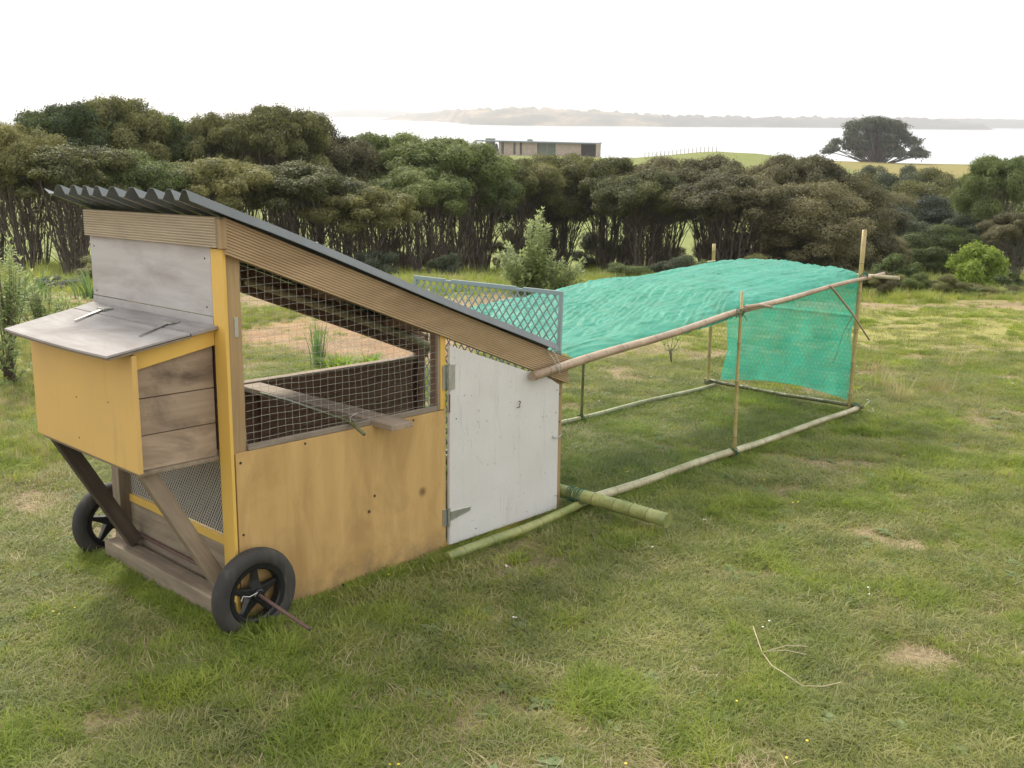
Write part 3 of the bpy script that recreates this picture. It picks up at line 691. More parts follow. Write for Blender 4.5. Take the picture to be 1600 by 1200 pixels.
def t_hinge(m, yc, yt):
    m.box((-.095, yc - .006, lidz(-.08) + .011), (-.082, yc + .055, lidz(-.08) + .019))
    z0 = lidz(-.085) + .012; z1 = lidz(-.24) + .0125
    m.add([(-.09, yc + .012, z0), (-.09, yc + .038, z0), (-.24, yt + .004, z1), (-.24, yt - .004, z1), (-.09, yc + .012, z0 + .003), (-.09, yc + .038, z0 + .003), (-.24, yt + .004, z1 + .003), (-.24, yt - .004, z1 + .003)], [(0, 1, 2, 3), (4, 7, 6, 5), (0, 4, 5, 1), (1, 5, 6, 2), (2, 6, 7, 3), (3, 7, 4, 0)])
    m.box((-.078, yc + .0, lidz(-.06) + .0105), (-.052, yc + .048, lidz(-.06) + .016))
P('lid_hinge', NB, M['zinc'], lambda m: t_hinge(m, .73, .66)); P('lid_hinge', NB, M['zinc'], lambda m: t_hinge(m, .22, .16))
# side wall
boxp('side_panel', Hh, M['ply'], (.004, -.017, .0), (1.026, -.003, .645), .0012)
boxp('base_plate', Hh, M['dark_deck'], (.06, -.006, -.03), (1.0, .04, -.001))
boxp('window_sill', Hh, M['grey_wood'], (.062, -.010, .646), (.984, .004, .668)); boxp('window_frame', Hh, M['grey_wood_z'], (.984, -.012, .648), (.9975, .004, 1.05))
grooved('rafter', M['deck'], 0, -.006, 1.826, -.034, -.003, rz(0) - .125, rz(0) - .001, 12, -.381)
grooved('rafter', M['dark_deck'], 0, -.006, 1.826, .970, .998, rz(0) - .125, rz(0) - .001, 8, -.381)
for x in (.35, .9, 1.4):
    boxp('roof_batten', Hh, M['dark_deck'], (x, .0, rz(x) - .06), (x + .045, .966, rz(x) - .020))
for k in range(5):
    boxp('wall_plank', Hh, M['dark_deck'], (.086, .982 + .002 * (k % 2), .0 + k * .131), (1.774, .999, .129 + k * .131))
boxp('wall_cap', Hh, M['perch'], (.086, .952, .656), (1.774, 1.004, .672))
# welded window mesh
def weld(m):
    xs = np.arange(.062, .986, .0330)
    for i, x in enumerate(xs):
        zt = rz(x) - .10; pts = [(x + .0022 * math.sin(z * 23 + i), .0015 + .003 * math.sin(z * 9 + i * .8), z) for z in np.linspace(.66, zt, 9)]; m.tube(pts, .0006, 4, False)
    z = .678; k = 0
    while z < 1.37:
        xe = min(.986, (1.475 - .10 - z) / .381)
        if xe > .08: m.tube([(x, .0005 + .003 * math.sin(x * 11 + k), z + .0045 * math.sin(x * 6.5 + k * .2) + .002 * math.sin(x * 31 + k)) for x in np.linspace(.062, xe, 16)], .0006, 4, False)
        z += .0268; k += 1
P('window_mesh', Hh, M['wire'], weld)
# white door
def door(m):
    m.prism([(1.037, .034), (1.764, .030), (1.762, .655), (1.70, .690), (1.037, .925)], 1, -.030, -.014)
P('door', Hh, M['white_paint'], door, .002)
boxp('door_sill', Hh, M['yellow_edge'], (1.03, -.013, .004), (1.774, .035, .040)); boxp('base_plate', Hh, M['grey_wood'], (1.03, -.018, -.03), (1.82, .04, .003))
P('door_hinge', Hh, M['zinc'], lambda m: (m.box((1.008, -.0185, .735), (1.030, -.0145, .84)), m.box((1.038, -.0345, .735), (1.064, -.0305, .84)), m.tube([(1.034, -.031, .73), (1.034, -.031, .845)], .006, 8)))
P('door_hinge', Hh, M['zinc'], lambda m: (m.box((1.006, -.022, .125), (1.030, -.0175, .20)), m.tube([(1.034, -.029, .12), (1.034, -.029, .205)], .006, 8), m.prism([(1.04, .148), (1.16, .168), (1.162, .182), (1.04, .188)], 1, -.0345, -.0305)))
P('rust_stain_plate', Hh, M['rust'], lambda m: m.box((1.030, -.0335, .635), (1.0365, -.030, .715)))
P('door_hook', Hh, M['screw'], lambda m: m.tube([(1.478, -.030, .617), (1.47, -.045, .617), (1.464, -.046, .606), (1.468, -.044, .594), (1.458, -.036, .588)], .0022, 6))
P('door_latch', Hh, M['zinc'], lambda m: (m.tube([(1.715, -.036, .405), (1.74, -.042, .398), (1.775, -.036, .402), (1.80, -.02, .402)], .0028, 6), m.tube([(1.72, -.03, .410), (1.73, -.045, .40), (1.722, -.035, .392)], .002, 5), m.tube([(1.80, -.012, .412), (1.80, -.022, .402), (1.80, -.012, .392)], .002, 5)))
sm = MB(); sm.tube([(0, 0, 0), (0, -.002, 0)], .005, 8); smm = sm.mesh('screw'); smm.materials.append(M['screw'])
for x, z in ((.022, .61), (.30, .63), (.84, .63), (.022, .34), (.46, .018), (.022, .27), (.60, .29), (.63, .35), (.93, .02)): link('screw', smm, Hh, loc=(x, -.0165, z))
for x, z in ((1.075, .60), (1.75, .10), (1.745, .63), (1.2, .07)): link('screw', smm, Hh, loc=(x, -.0295, z), scale=(.6, 1, .6))
for x, z in ((1.80, .60), (1.80, .46), (1.80, .08)): link('screw', smm, Hh, loc=(x, -.0015, z), scale=(.8, 1, .8))
for y, z in ((.46, .83), (.21, .85), (.47, 1.00), (.46, .68)): link('screw', smm, Hh, loc=(-.3375, y, z), rot=(0, 0, -math.pi / 2), scale=(.5, 1, .5))
for y, z in ((.10, 1.33), (.10, 1.16), (.95, 1.33), (.95, 1.15)): link('screw', smm, Hh, loc=(-.0125, y, z), rot=(0, 0, -math.pi / 2), scale=(.7, 1, .7))
boxp('latch_plate', Hh, M['zinc'], (.030, -.0025, 1.06), (.045, -.0005, 1.13), .0005)
# perches
boxp('perch_board', Hh, M['perch'], (.625, -.135, .641), (.735, .95, .665), .003)
P('perch_stick', Hh, M['b_dark'], lambda m: m.tube([(.495, -.125, .652), (.52, .0, .678), (.58, .5, .672), (.655, .95, .645)], [.0075, .0075, .007, .006], 8), smooth=True)
P('perch_stick', Hh, M['grey_wood'], lambda m: m.box((.40, .10, .42), (.43, .95, .445)), .002)
P('roof_pole', Hh, M['b_pale'], lambda m: m.tube([(.62, .85, 1.155), (1.10, .86, .985), (1.60, .87, .80), (1.76, .88, .725)], [.016, .019, .022, .023], 10), smooth=True)
P('wire_tie', Hh, M['wire'], lambda m: m.tube([(.52, -.02, .69), (.535, -.02, .68), (.525, -.015, .665), (.51, -.02, .672), (.515, -.02, .70), (.54, -.025, .71)], .0015, 5))
# corrugated roof
def roof(m):
    y0, y1 = -.065, 1.065; n = 9; pitch = (y1 - y0) / (n + .25); prof = []; d = .034
    y = y0; prof.append((y, 0.0))
    y += .020
    for k in range(n):
        prof += [(y + pitch * .05, d), (y + pitch * .27, d), (y + pitch * .54, .0), (y + pitch * .78, .0)]; y += pitch
    prof.append((min(y + .01, y1), d * .6)); xs = np.linspace(-.145, 1.725, 14); vs = []; th = .0022
    for k in range(2):
        for x in xs:
            for (yy, zz) in prof: vs.append((x + (.012 * math.sin(yy * 9) if x < 0 else 0), yy, rz(x) + .002 + zz + .003 * math.sin(x * 5 + yy * 3) + (th if k else 0)))
    W_ = len(prof); O = len(xs) * W_; f = []
    for i in range(len(xs) - 1):
        for j in range(W_ - 1):
            a = i * W_ + j; f += [(a, a + 1, a + 1 + W_, a + W_), (O + a, O + a + W_, O + a + W_ + 1, O + a + 1)]
    for i in range(len(xs) - 1):
        for j in (0, W_ - 1): a = i * W_ + j; f.append((a, a + W_, O + a + W_, O + a))
    for j in range(W_ - 1):
        for i in (0, len(xs) - 1): a = i * W_ + j; f.append((a, O + a, O + a + 1, a + 1))
    m.add(vs, f)
P('roof_sheet', Hh, M['roof'], roof)
P('roof_screw', Hh, M['zinc'], lambda m: [m.tube([(x, -.065 + .025 + .1222 * k + .015, rz(x) + .038), (x, -.065 + .04 + .1222 * k, rz(x) + .046)], .006, 6) for x in (.37, .92, 1.42, 1.68) for k in range(0, 9, 2)])
# wheels
def wheel(yc, s):
    w = bpy.data.objects.new('wheel', None); COL.objects.link(w); w.parent = Hh; w.location = (.03, yc, .128)
    def lathe(m, prof, n=48):
        vs = []; k = len(prof)
        for i in range(n):
            a = 2 * math.pi * i / n
            for (r_, y) in prof: vs.append((r_ * math.cos(a), y, r_ * math.sin(a)))
        m.add(vs, [(i * k + j, i * k + (j + 1) % k, ((i + 1) % n) * k + (j + 1) % k, ((i + 1) % n) * k + j) for i in range(n) for j in range(k)])
    tp = [(.113, -.020), (.122, -.027), (.140, -.030), (.156, -.027), (.166, -.017), (.1695, -.006), (.1695, .006), (.166, .017), (.156, .027), (.140, .030), (.122, .027), (.113, .020)]
    P('tyre', w, M['tyre'], lambda m: lathe(m, tp), smooth=True)
    rp = [(.093, -.016), (.098, -.022), (.113, -.024), (.115, -.018), (.115, .018), (.113, .024), (.098, .022), (.093, .016)]
    P('rim', w, M['rim'], lambda m: lathe(m, rp), smooth=False)
    for k in range(5):
        a = math.radians(90 + 72 * k); dx, dz = math.cos(a), math.sin(a); nx, nz = -dz, dx
        def sp(m):
            for sgn in (1,):
                vs = []
                for (r_, hw, y) in ((.012, .022, .020), (.055, .013, .013), (.097, .008, .010)):
                    for (q, yy) in ((-1, -y), (1, -y), (1, y), (-1, y)): vs.append((dx * r_ + nx * hw * q, yy, dz * r_ + nz * hw * q))
                m.add(vs, [(0, 1, 2, 3), (8, 11, 10, 9)] + [(i * 4 + j, (i + 1) * 4 + j, (i + 1) * 4 + (j + 1) % 4, i * 4 + (j + 1) % 4) for i in range(2) for j in range(4)])
        P('spoke', w, M['rim'], sp, .002)
    P('hub', w, M['rim'], lambda m: m.tube([(0, -.034, 0), (0, -.03, 0), (0, .03, 0), (0, .034, 0)], [.018, .023, .023, .018], 16))
    return w
wheel(-.062, 1); wheel(1.062, -1)
P('axle', Hh, M['rust'], lambda m: m.tube([(.03, 1.13, .130), (.03, .5, .127), (.03, -.10, .128), (.026, -.40, .100)], [.0065] * 4, 8), smooth=True)
P('axle_pin', Hh, M['zinc'], lambda m: m.tube([(.005, -.103, .135), (.01, -.112, .150), (-.02, -.108, .142), (-.045, -.106, .150), (-.055, -.108, .135)], .0022, 6))

# ------------------------------------------------------------------ plastic lattice standing in the hutch end slot
def lattice():
    t = empty('lattice_panel', 'grey green plastic lattice panel standing upright above the low end of the roof', 'lattice panel', mat=HM @ Matrix.Translation((1.852, .05, .118)) @ Matrix.Rotation(R(1.0), 4, 'Y'))
    Wd, Ht = 1.085, .972; fr = .022
    def frame(m):
        m.box((-.006, 0, 0), (.006, Wd, fr)); m.box((-.006, 0, fr + .0005), (.006, fr, Ht)); m.box((-.006, Wd - fr, fr + .0005), (.006, Wd, Ht))
        m.box((-.006, fr + .0005, Ht - fr), (.006, .26, Ht)); m.box((-.006, .2605, Ht - fr), (.006, .31, Ht - .007)); m.box((-.006, .3105, Ht - fr), (.006, .78, Ht)); m.box((-.006, .7805, Ht - fr), (.006, .83, Ht - .007)); m.box((-.006, .8305, Ht - fr), (.006, Wd - fr - .0005, Ht))
    P('frame', t, M['lattice'], frame, .002)
    def strips(m, sg):
        st = .050; y0, y1, z0, z1 = fr, Wd - fr, fr, Ht - fr; sl = 1.25 * sg
        c = -2.0
        while c < 3.0:
            pts = []
            for y in (y0, y1):
                z = sl * (y - c);
                if z0 <= z <= z1: pts.append((y, z))
            for z in (z0, z1):
                y = z / sl + c
                if y0 < y < y1: pts.append((y, z))
            if len(pts) >= 2:
                a, b = Vector((0, *pts[0])), Vector((0, *pts[1]))
                if (b - a).length > .03:
                    d = (b - a).normalized(); n = Vector((0, -d.z, d.y)) * .0036; xo = .0008 + (.0012 if sg > 0 else -.0034); th = .0026
                    m.add([a + n + Vector((xo, 0, 0)), a - n + Vector((xo, 0, 0)), b - n + Vector((xo, 0, 0)), b + n + Vector((xo, 0, 0)), a + n + Vector((xo + th, 0, 0)), a - n + Vector((xo + th, 0, 0)), b - n + Vector((xo + th, 0, 0)), b + n + Vector((xo + th, 0, 0))],
                          [(0, 1, 2, 3), (4, 7, 6, 5), (0, 4, 5, 1), (1, 5, 6, 2), (2, 6, 7, 3), (3, 7, 4, 0)])
            c += st
    P('lattice', t, M['lattice'], lambda m: (strips(m, 1), strips(m, -1)))
lattice()

# ------------------------------------------------------------------ bamboo run
run = empty('bamboo_run', 'long low bamboo chicken run frame joined to the end of the hutch', 'chicken run', mat=HM @ Matrix.Translation((1.9, .5, 0)))
RO = Vector((1.9, .5, 0))
def bamboo(name, mat, pts, r0, r1, node=.16, seed=0, n=10):
    r = random.Random(seed + len(name)); pts = [Vector(p) - RO for p in pts]; L_ = [0]
    for a, b in zip(pts, pts[1:]): L_.append(L_[-1] + (b - a).length)
    T = L_[-1]; ss = set(np.linspace(0, T, max(3, int(T / .25) + 2))); k = node * r.uniform(.3, .8); rad = {}
    while k < T - .01:
        for d, f in ((-.006, 1.0), (-.0016, 1.07), (.0016, 1.07), (.006, .99)): ss.add(k + d); rad[k + d] = f
        k += node * r.uniform(.85, 1.2)
    ss = sorted(s for s in ss if 0 <= s <= T); P_ = []; R_ = []
    for s in ss:
        i = max(j for j in range(len(L_) - 1) if L_[j] <= s + 1e-9); t = (s - L_[i]) / (L_[i + 1] - L_[i]); p = pts[i].lerp(pts[i + 1], t)
        w = .004 * math.sin(s * 5 + seed); P_.append(p + Vector((w, w * .6, w * .8))); R_.append((r0 + (r1 - r0) * s / T) * rad.get(s, 1))
    m = MB(); m.tube(P_, R_, n); me = bpy.data.meshes.new(name); me.from_pydata(m.v, [], m.f); me.update(); o = link(name, me, run, mat); me.materials.append(M['ring'])
    me.polygons.foreach_set('use_smooth', np.ones(len(me.polygons), bool))
    for i in range(len(ss) - 1):
        if rad.get(ss[i], 0) == 1.07 and rad.get(ss[i + 1], 0) == 1.07:
            for k in range(n): me.polygons[i * n + k].material_index = 1
    for q in range(1, 3): me.polygons[len(me.polygons) - q].use_smooth = False
    return o
bamboo('bottom_pole', M['b_green'], [(.94, -.115, .022), (1.5, -.11, .028), (1.97, -.085, .05)], .024, .021, .17, 1)
bamboo('bottom_pole', M['b_pale'], [(1.90, -.06, .035), (3.0, -.075, .03), (4.2, -.10, .03), (5.08, -.10, .035)], .024, .019, .19, 2)
bamboo('bottom_pole', M['b_pale'], [(1.88, 1.12, .03), (3.2, 1.12, .03), (5.12, 1.09, .03)], .016, .014, .2, 3)
bamboo('bottom_pole', M['b_dark'], [(5.07, 1.2, .06), (5.05, .5, .035), (5.06, -.14, .05)], .015, .014, .13, 4)
bamboo('top_pole', M['b_pink'], [(1.53, -.062, .735), (2.4, -.058, .795), (3.31, -.058, .872), (4.3, -.075, .935), (5.31, -.10, .995)], .0225, .013, .26, 5)
bamboo('top_pole', M['b_pale'], [(1.75, 1.12, .80), (3.3, 1.13, .89), (5.25, 1.15, .975)], .016, .013, .24, 6)
bamboo('top_pole', M['b_pale'], [(5.09, 1.25, .975), (5.09, .5, .985), (5.10, -.30, .985)], .012, .0135, .2, 7)
bamboo('upright_post', M['b_yellow'], [(5.035, -.045, -.04), (5.03, -.05, .7), (5.025, -.055, 1.31)], .0145, .0165, .22, 8)
bamboo('upright_post', M['b_yellow'], [(5.04, 1.155, -.03), (5.05, 1.16, .6), (5.05, 1.17, 1.15)], .0135, .014, .2, 9)
bamboo('upright_post', M['b_yellow'], [(3.335, -.098, -.02), (3.33, -.09, .5), (3.325, -.092, 1.00)], .0125, .0085, .19, 10)
bamboo('upright_post', M['b_dark'], [(3.37, 1.115, -.02), (3.37, 1.11, .45), (3.36, 1.11, .92)], .010, .0085, .17, 11)
bamboo('corner_brace', M['b_pink'], [(4.46, -.095, .965), (4.85, -.09, .74), (5.19, -.085, .52)], .0085, .006, .15, 12)
bamboo('side_twig', M['b_pink'], [(3.38, -.085, .90), (3.5, -.11, .905), (3.62, -.13, .885)], .013, .008, .2, 13)
bamboo('side_twig', M['b_dark'], [(4.86, -.09, .72), (4.80, -.06, .60), (4.70, -.05, .40)], .003, .002, .2, 14, 6)
bamboo('carrying_handle', M['b_green'], [(1.862, .95, .080), (1.862, .2, .083), (1.885, -.60, .083)], .029, .034, .105, 15, 18)
def coil(name, c, axis, r, turns, w, mat, seed=0):
    rr = random.Random(seed); c = Vector(c) - RO; a = Vector(axis).normalized(); u = a.orthogonal().normalized(); v = a.cross(u); pts = []
    n = turns * 10
    for i in range(n + 1):
        th = i / 10 * 2 * math.pi; pts.append(c + (u * math.cos(th) + v * math.sin(th)) * r * rr.uniform(.95, 1.1) + a * ((i / n - .5) * w + rr.uniform(-.003, .003)))
    pts += [pts[-1] + Vector((.02, -.02, -.03)), pts[-1] + Vector((.03, -.03, -.055))]
    P(name, run, mat, lambda m: m.tube(pts, .0022, 4))
for i, (c, ax, r_, tn, w) in enumerate([((5.03, -.075, .985), (1, .3, .2), .026, 6, .06), ((5.05, -.09, .04), (0, 1, .2), .027, 6, .06), ((5.05, 1.15, .04), (0, 1, .2), .025, 6, .06), ((3.33, -.08, .875), (1, 0, 1), .024, 5, .05), ((3.335, -.09, .03), (1, 0, .2), .026, 5, .04), ((1.872, -.07, .084), (0, 1, 0), .036, 9, .09), ((3.37, 1.12, .03), (1, 0, 0), .02, 5, .04), ((1.90, -.07, .045), (1, .3, 0), .027, 4, .04)]):
    coil('string_tie', c, ax, r_, tn, w, M['string'], i)
P('wire_tie', run, M['wire'], lambda m: m.tube([Vector(p) - RO for p in ((1.66, -.036, .835), (1.665, -.07, .80), (1.685, -.088, .745), (1.70, -.085, .722), (1.715, -.07, .722), (1.70, -.09, .76), (1.675, -.06, .838))], .0022, 6))
P('wire_offcut', run, M['wire'], lambda m: m.tube([Vector(p) - RO for p in ((5.06, -.13, .03), (5.12, -.16, .09), (5.2, -.15, .02), (5.1, -.2, .015), (5.02, -.19, .03))], .0018, 5))
# chicken wire (hexagons) on the end and the two long sides
def hexwire(m, org, du, dv, wu, hv, s=.036, r=.0006, clip=None):
    org = Vector(org) - RO; du = Vector(du); dv = Vector(dv); nrm = du.cross(dv).normalized(); a = s / math.sqrt(3); rowh = 1.5 * a; nj = int(hv / rowh); ni = int(wu / s)
    def P2(x, y): return org + du * x + dv * y + nrm * (.004 * math.sin(x * 7 + y * 5))
    for j in range(nj + 1):
        for i in range(ni + 1):
            cx = i * s + (j % 2) * s / 2; cy = j * rowh
            if cx > wu or (clip and cy > clip(cx)): continue
            A = (cx, cy - a / 2); B = (cx, cy + a / 2); C_ = (cx + s / 2, cy + a); D = (cx - s / 2, cy + a)
            for p, q in ((A, B), (B, C_), (B, D)):
                if q[0] < 0: continue
                p0, p1 = P2(*p), P2(*q); d = (p1 - p0).normalized(); b = nrm.cross(d) * r; c = nrm * r
                m.add([p0 + b, p0 - b, p0 + c, p1 + b, p1 - b, p1 + c], [(0, 1, 4, 3), (1, 2, 5, 4), (2, 0, 3, 5)])
P('chicken_wire', run, M['wire_dark'], lambda m: hexwire(m, (5.030, -.06, .06), (0, 1, 0), (0, 0, 1), 1.18, .90, .034, .0007))
P('chicken_wire', run, M['wire'], lambda m: hexwire(m, (1.93, -.058, .05), (1, 0, 0), (0, 0, 1), 3.08, .9, .05, .00022, lambda x: .69 + .065 * x))
P('chicken_wire', run, M['wire'], lambda m: hexwire(m, (1.93, 1.125, .05), (1, 0, 0), (0, 0, 1), 3.08, .9, .05, .00022, lambda x: .69 + .06 * x))

# ------------------------------------------------------------------ green shade cloth over the run
def cloth_mat(thr=.56, amt=.55, tl=.42, g_=1.0):
    m, nt, out = mat_new('green_shade_cloth'); ge = N(nt, 'ShaderNodeNewGeometry')
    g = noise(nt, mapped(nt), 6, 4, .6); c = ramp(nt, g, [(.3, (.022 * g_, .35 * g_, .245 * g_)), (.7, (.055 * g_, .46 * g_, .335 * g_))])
    b = N(nt, 'ShaderNodeBsdfPrincipled'); b.inputs['Roughness'].default_value = .38; b.inputs['Specular IOR Level'].default_value = .7; nt.links.new(c, b.inputs['Base Color'])
    t = N(nt, 'ShaderNodeBsdfTranslucent'); nt.links.new(c, t.inputs[0]); mx1 = N(nt, 'ShaderNodeMixShader'); mx1.inputs[0].default_value = tl
    nt.links.new(b.outputs[0], mx1.inputs[1]); nt.links.new(t.outputs[0], mx1.inputs[2])
    fine = noise(nt, mapped(nt, (1, 1, 1)), 420, 2, .6); g2 = noise(nt, mapped(nt), 9, 4, .6)
    al = ramp(nt, math_(nt, 'ADD', fine, math_(nt, 'MULTIPLY', math_(nt, 'SUBTRACT', g2, .5), .25)), [(thr, (0, 0, 0)), (thr + .08, (amt, amt, amt))])
    tr = N(nt, 'ShaderNodeBsdfTransparent'); mx2 = N(nt, 'ShaderNodeMixShader'); nt.links.new(al, mx2.inputs[0]); nt.links.new(mx1.outputs[0], mx2.inputs[1]); nt.links.new(tr.outputs[0], mx2.inputs[2])
    wv = noise(nt, mapped(nt, (60, 14, 14), rot=(0, 0, R(25))), 1, 3, .6); bumpn(nt, b, math_(nt, 'ADD', wv, math_(nt, 'MULTIPLY', fine, .5)), .5, .004)
    nt.links.new(mx2.outputs[0], out.inputs[0]); return m
def cloth():
    me_m = cloth_mat(); nx, ny = 340, 210
    t = empty('shade_cloth', 'green shade cloth draped over the bamboo run and hanging down its far end', 'shade cloth', mat=HM.copy())
    xs = np.linspace(1.86, 5.07, nx); ys = np.linspace(-.075, 1.19, ny); X, Y = np.meshgrid(xs, ys, indexing='ij')
    tt = (Y + .06) / 1.2
    zn = np.interp(X, [1.5, 2.4, 3.31, 4.3, 5.31], [.745, .800, .880, .945, 1.005]); zf = np.interp(X, [1.75, 3.3, 5.25], [.825, .925, 1.0])
    Z = zn * (1 - tt) + zf * tt + .022 + .045 * np.sin(np.pi * np.clip(tt, 0, 1)) * np.clip((X - 2.2) / 2.2, 0, 1) - .035 * np.sin(np.pi * np.clip(tt, 0, 1)) * np.clip((2.6 - X) / .8, 0, 1)
    a = R(-5); a2 = R(22); p2 = X * np.cos(a2) + Y * np.sin(a2); q2 = -X * np.sin(a2) + Y * np.cos(a2); p = X * np.cos(a) + Y * np.sin(a); q_ = -X * np.sin(a) + Y * np.cos(a)
    w = .62 * (1.6 - np.abs(fbm(p * 2.2 + .3 * fbm(p, q_, 2, 7), q_ * 19, 3, 41) - .5) * 6) + .75 * (1.6 - np.abs(fbm(p2 * 3 + 9, q2 * 27, 3, 42) - .5) * 6) * np.clip(fbm(X * 1.5, Y * 2, 2, 49) * 2 - .4, 0, 1) + .2 * (1.6 - np.abs(fbm(X * 14, Y * 26, 2, 43) - .5) * 6)
    Z += .0075 * (w - 1.0) + .006 * (fbm(X * 14, Y * 14, 3, 44) - .5) + .03 * (fbm(X * 2, Y * 3, 2, 47) - .5)
    edge = np.clip((.04 - Y) / .11, 0, 1); Z -= .045 * edge ** 1.5
    Y = Y + .02 * (fbm(X * 3, X * 0, 3, 51) - .5) * (tt < .1) + .06 * (fbm(X * 3, X * 0 + 3, 3, 52) - .5) * np.clip((tt - .8) * 5, 0, 1)
    Z -= np.clip((tt - .97) / .06, 0, 1) * .03
    V = np.stack([X.ravel(), Y.ravel(), Z.ravel()], 1); i = (np.arange(nx - 1)[:, None] * ny + np.arange(ny - 1)[None]).ravel()
    link('cloth_top', mesh_np('cloth_top', V, np.stack([i, i + ny, i + ny + 1, i + 1], 1), True), t, me_m)
    ny2, nz2 = 90, 90; ys = np.linspace(-.045, 1.04, ny2); S, Tm = np.meshgrid(np.linspace(0, 1, ny2), np.linspace(0, 1, nz2), indexing='ij')
    Yy = -.045 + 1.085 * S; zb = .075 + .055 * np.sin(np.pi * np.clip(S, 0, 1)) ** 1.0; zt = .99 + .03 * np.sin(np.pi * S)
    Zz = zt + (zb - zt) * Tm; Yy = Yy - .03 * np.sin(np.pi * Tm) * (S - .5) * 2 * np.abs(S - .5) * 2 - .0 * Tm
    Xx = 5.062 + .012 * np.sin(Yy * 21 + Zz * 2) * Tm * .7 + .02 * (fbm(Yy * 3, Zz * 2, 3, 61) - .5) + .008 * np.exp(-((Zz - .70) / .01) ** 2)
    Yy = Yy + .012 * np.sin(Zz * 14) * (np.abs(S - .5) > .47)
    V = np.stack([Xx.ravel(), Yy.ravel(), Zz.ravel()], 1); i = (np.arange(ny2 - 1)[:, None] * nz2 + np.arange(nz2 - 1)[None]).ravel()
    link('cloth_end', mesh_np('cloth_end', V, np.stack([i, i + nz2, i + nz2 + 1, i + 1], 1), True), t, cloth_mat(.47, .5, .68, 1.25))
    P('cloth_cord', t, M['b_pale'], lambda m: [m.tube([(a_, 1.13, b_), (a_ + .13, 1.14, b_ + .004)], .006, 6) for a_, b_ in ((2.55, .895), (3.2, .935), (4.9, 1.02))])
cloth()

# ------------------------------------------------------------------ leafy plants
def leaf_geo(m, p, d, up, L_, W_, curl=.25):
    d = d.normalized(); s = d.cross(up); s = s.normalized() if s.length > 1e-4 else Vector((1, 0, 0)); n = s.cross(d).normalized()
    a = p; b = p + d * L_ * .45 + n * L_ * .06; c = p + d * L_ - n * L_ * curl
    m.add([a, b + s * W_ * .5, c, b - s * W_ * .5, b - n * W_ * .12], [(0, 1, 4), (1, 2, 4), (2, 3, 4), (3, 0, 4)])
def leafy_plant(name, label, cat, loc, stems, leaf=(.055, .024), mat=None, step=.03, group=None, seed=0, bark='bark_pale', whorl=2, srad=.006):
    """stems: list of point lists (local), each carrying leaves to its tip"""
    r = random.Random(seed); t = empty(name, label, cat, loc=loc, group=group); ms = MB(); ml = MB()
    for st, lo in stems:
        st = [Vector(p) for p in st]; ms.tube(st, [srad * (1 - .75 * i / (len(st) - 1)) for i in range(len(st))], 5)
        for i, (a, b) in enumerate(zip(st, st[1:])):
            n = max(1, int((b - a).length / step)); ax = (b - a).normalized()
            for k in range(n):
                f = (i + k / n) / (len(st) - 1)
                if f < lo: continue
                p = a.lerp(b, k / n)
                for q in range(whorl):
                    th = r.uniform(0, 6.28); o = ax.orthogonal().normalized(); o = Matrix.Rotation(th, 3, ax) @ o; d = (o + ax * r.uniform(.2, .9)).normalized()
                    s = r.uniform(.7, 1.2) * (1.1 - .35 * f); leaf_geo(ml, p + o * .004, d, ax + Vector((0, 0, .3)), leaf[0] * s, leaf[1] * s, r.uniform(.05, .4))
        for q in range(4):
            th = q * 1.57; o = Matrix.Rotation(th, 3, (st[-1] - st[-2]).normalized()) @ (st[-1] - st[-2]).orthogonal().normalized(); leaf_geo(ml, st[-1], o * .5 + (st[-1] - st[-2]).normalized(), Vector((0, 0, 1)), leaf[0] * .8, leaf[1] * .8, .15)
    link('stem', ms.mesh('stem', True), t, M[bark]); link('foliage', ml.mesh('foliage'), t, mat); return t
LF_APPLE = leafy('apple_leaf', (.14, .19, .07), (.25, .31, .12), (.42, .46, .33), .35, 3, (.36, .42, .22), nscale2=20)
LF_SAP = leafy('sapling_leaf', (.12, .22, .04), (.25, .36, .08), (.35, .42, .2), .4, 3)
LF_MID = leafy('shrub_leaf', (.07, .11, .035), (.15, .20, .07), (.28, .32, .2), .35, 3, (.26, .30, .13), nscale2=20)
def apple_bush():
    v = 13.9; b = at(842, 480, v); z = gzf(b.x, v); stems = []; r = random.Random(21); s = v / F_PX
    top = at(842, 328, v).z - z
    stems.append(([(0, 0, 0), (.02, 0, top * .4), (-.02, .02, top * .75), (.02, 0, top)], .15))
    spec = [(842, 335), (852, 345), (828, 350), (795, 380), (783, 388), (805, 400), (815, 390), (860, 395), (885, 405), (905, 408), (870, 415), (893, 425), (912, 430), (790, 415), (830, 380), (848, 375), (800, 440), (880, 445), (905, 450), (820, 425), (850, 430)]
    for i in range(120):
        px, py = spec[i % len(spec)]; py += r.uniform(-2, 16); px += r.uniform(-8, 8)
        p = at(px, py, v); e = Vector((p.x - b.x, r.uniform(-.38, .38), p.z - z)); m = Vector((e.x * .6 + r.uniform(-.05, .05), e.y * .7, e.z * r.uniform(.35, .6)))
        stems.append(([Vector((0, 0, .03)), m * .55 + Vector((0, 0, .03)), m, e], .25))
    leafy_plant('leafy_bush', 'leafy grey green bush with pale upright shoots behind the plastic lattice', 'bush', (b.x, v, z), stems, (.085, .042), LF_APPLE, .024, seed=22, whorl=3)
apple_bush()
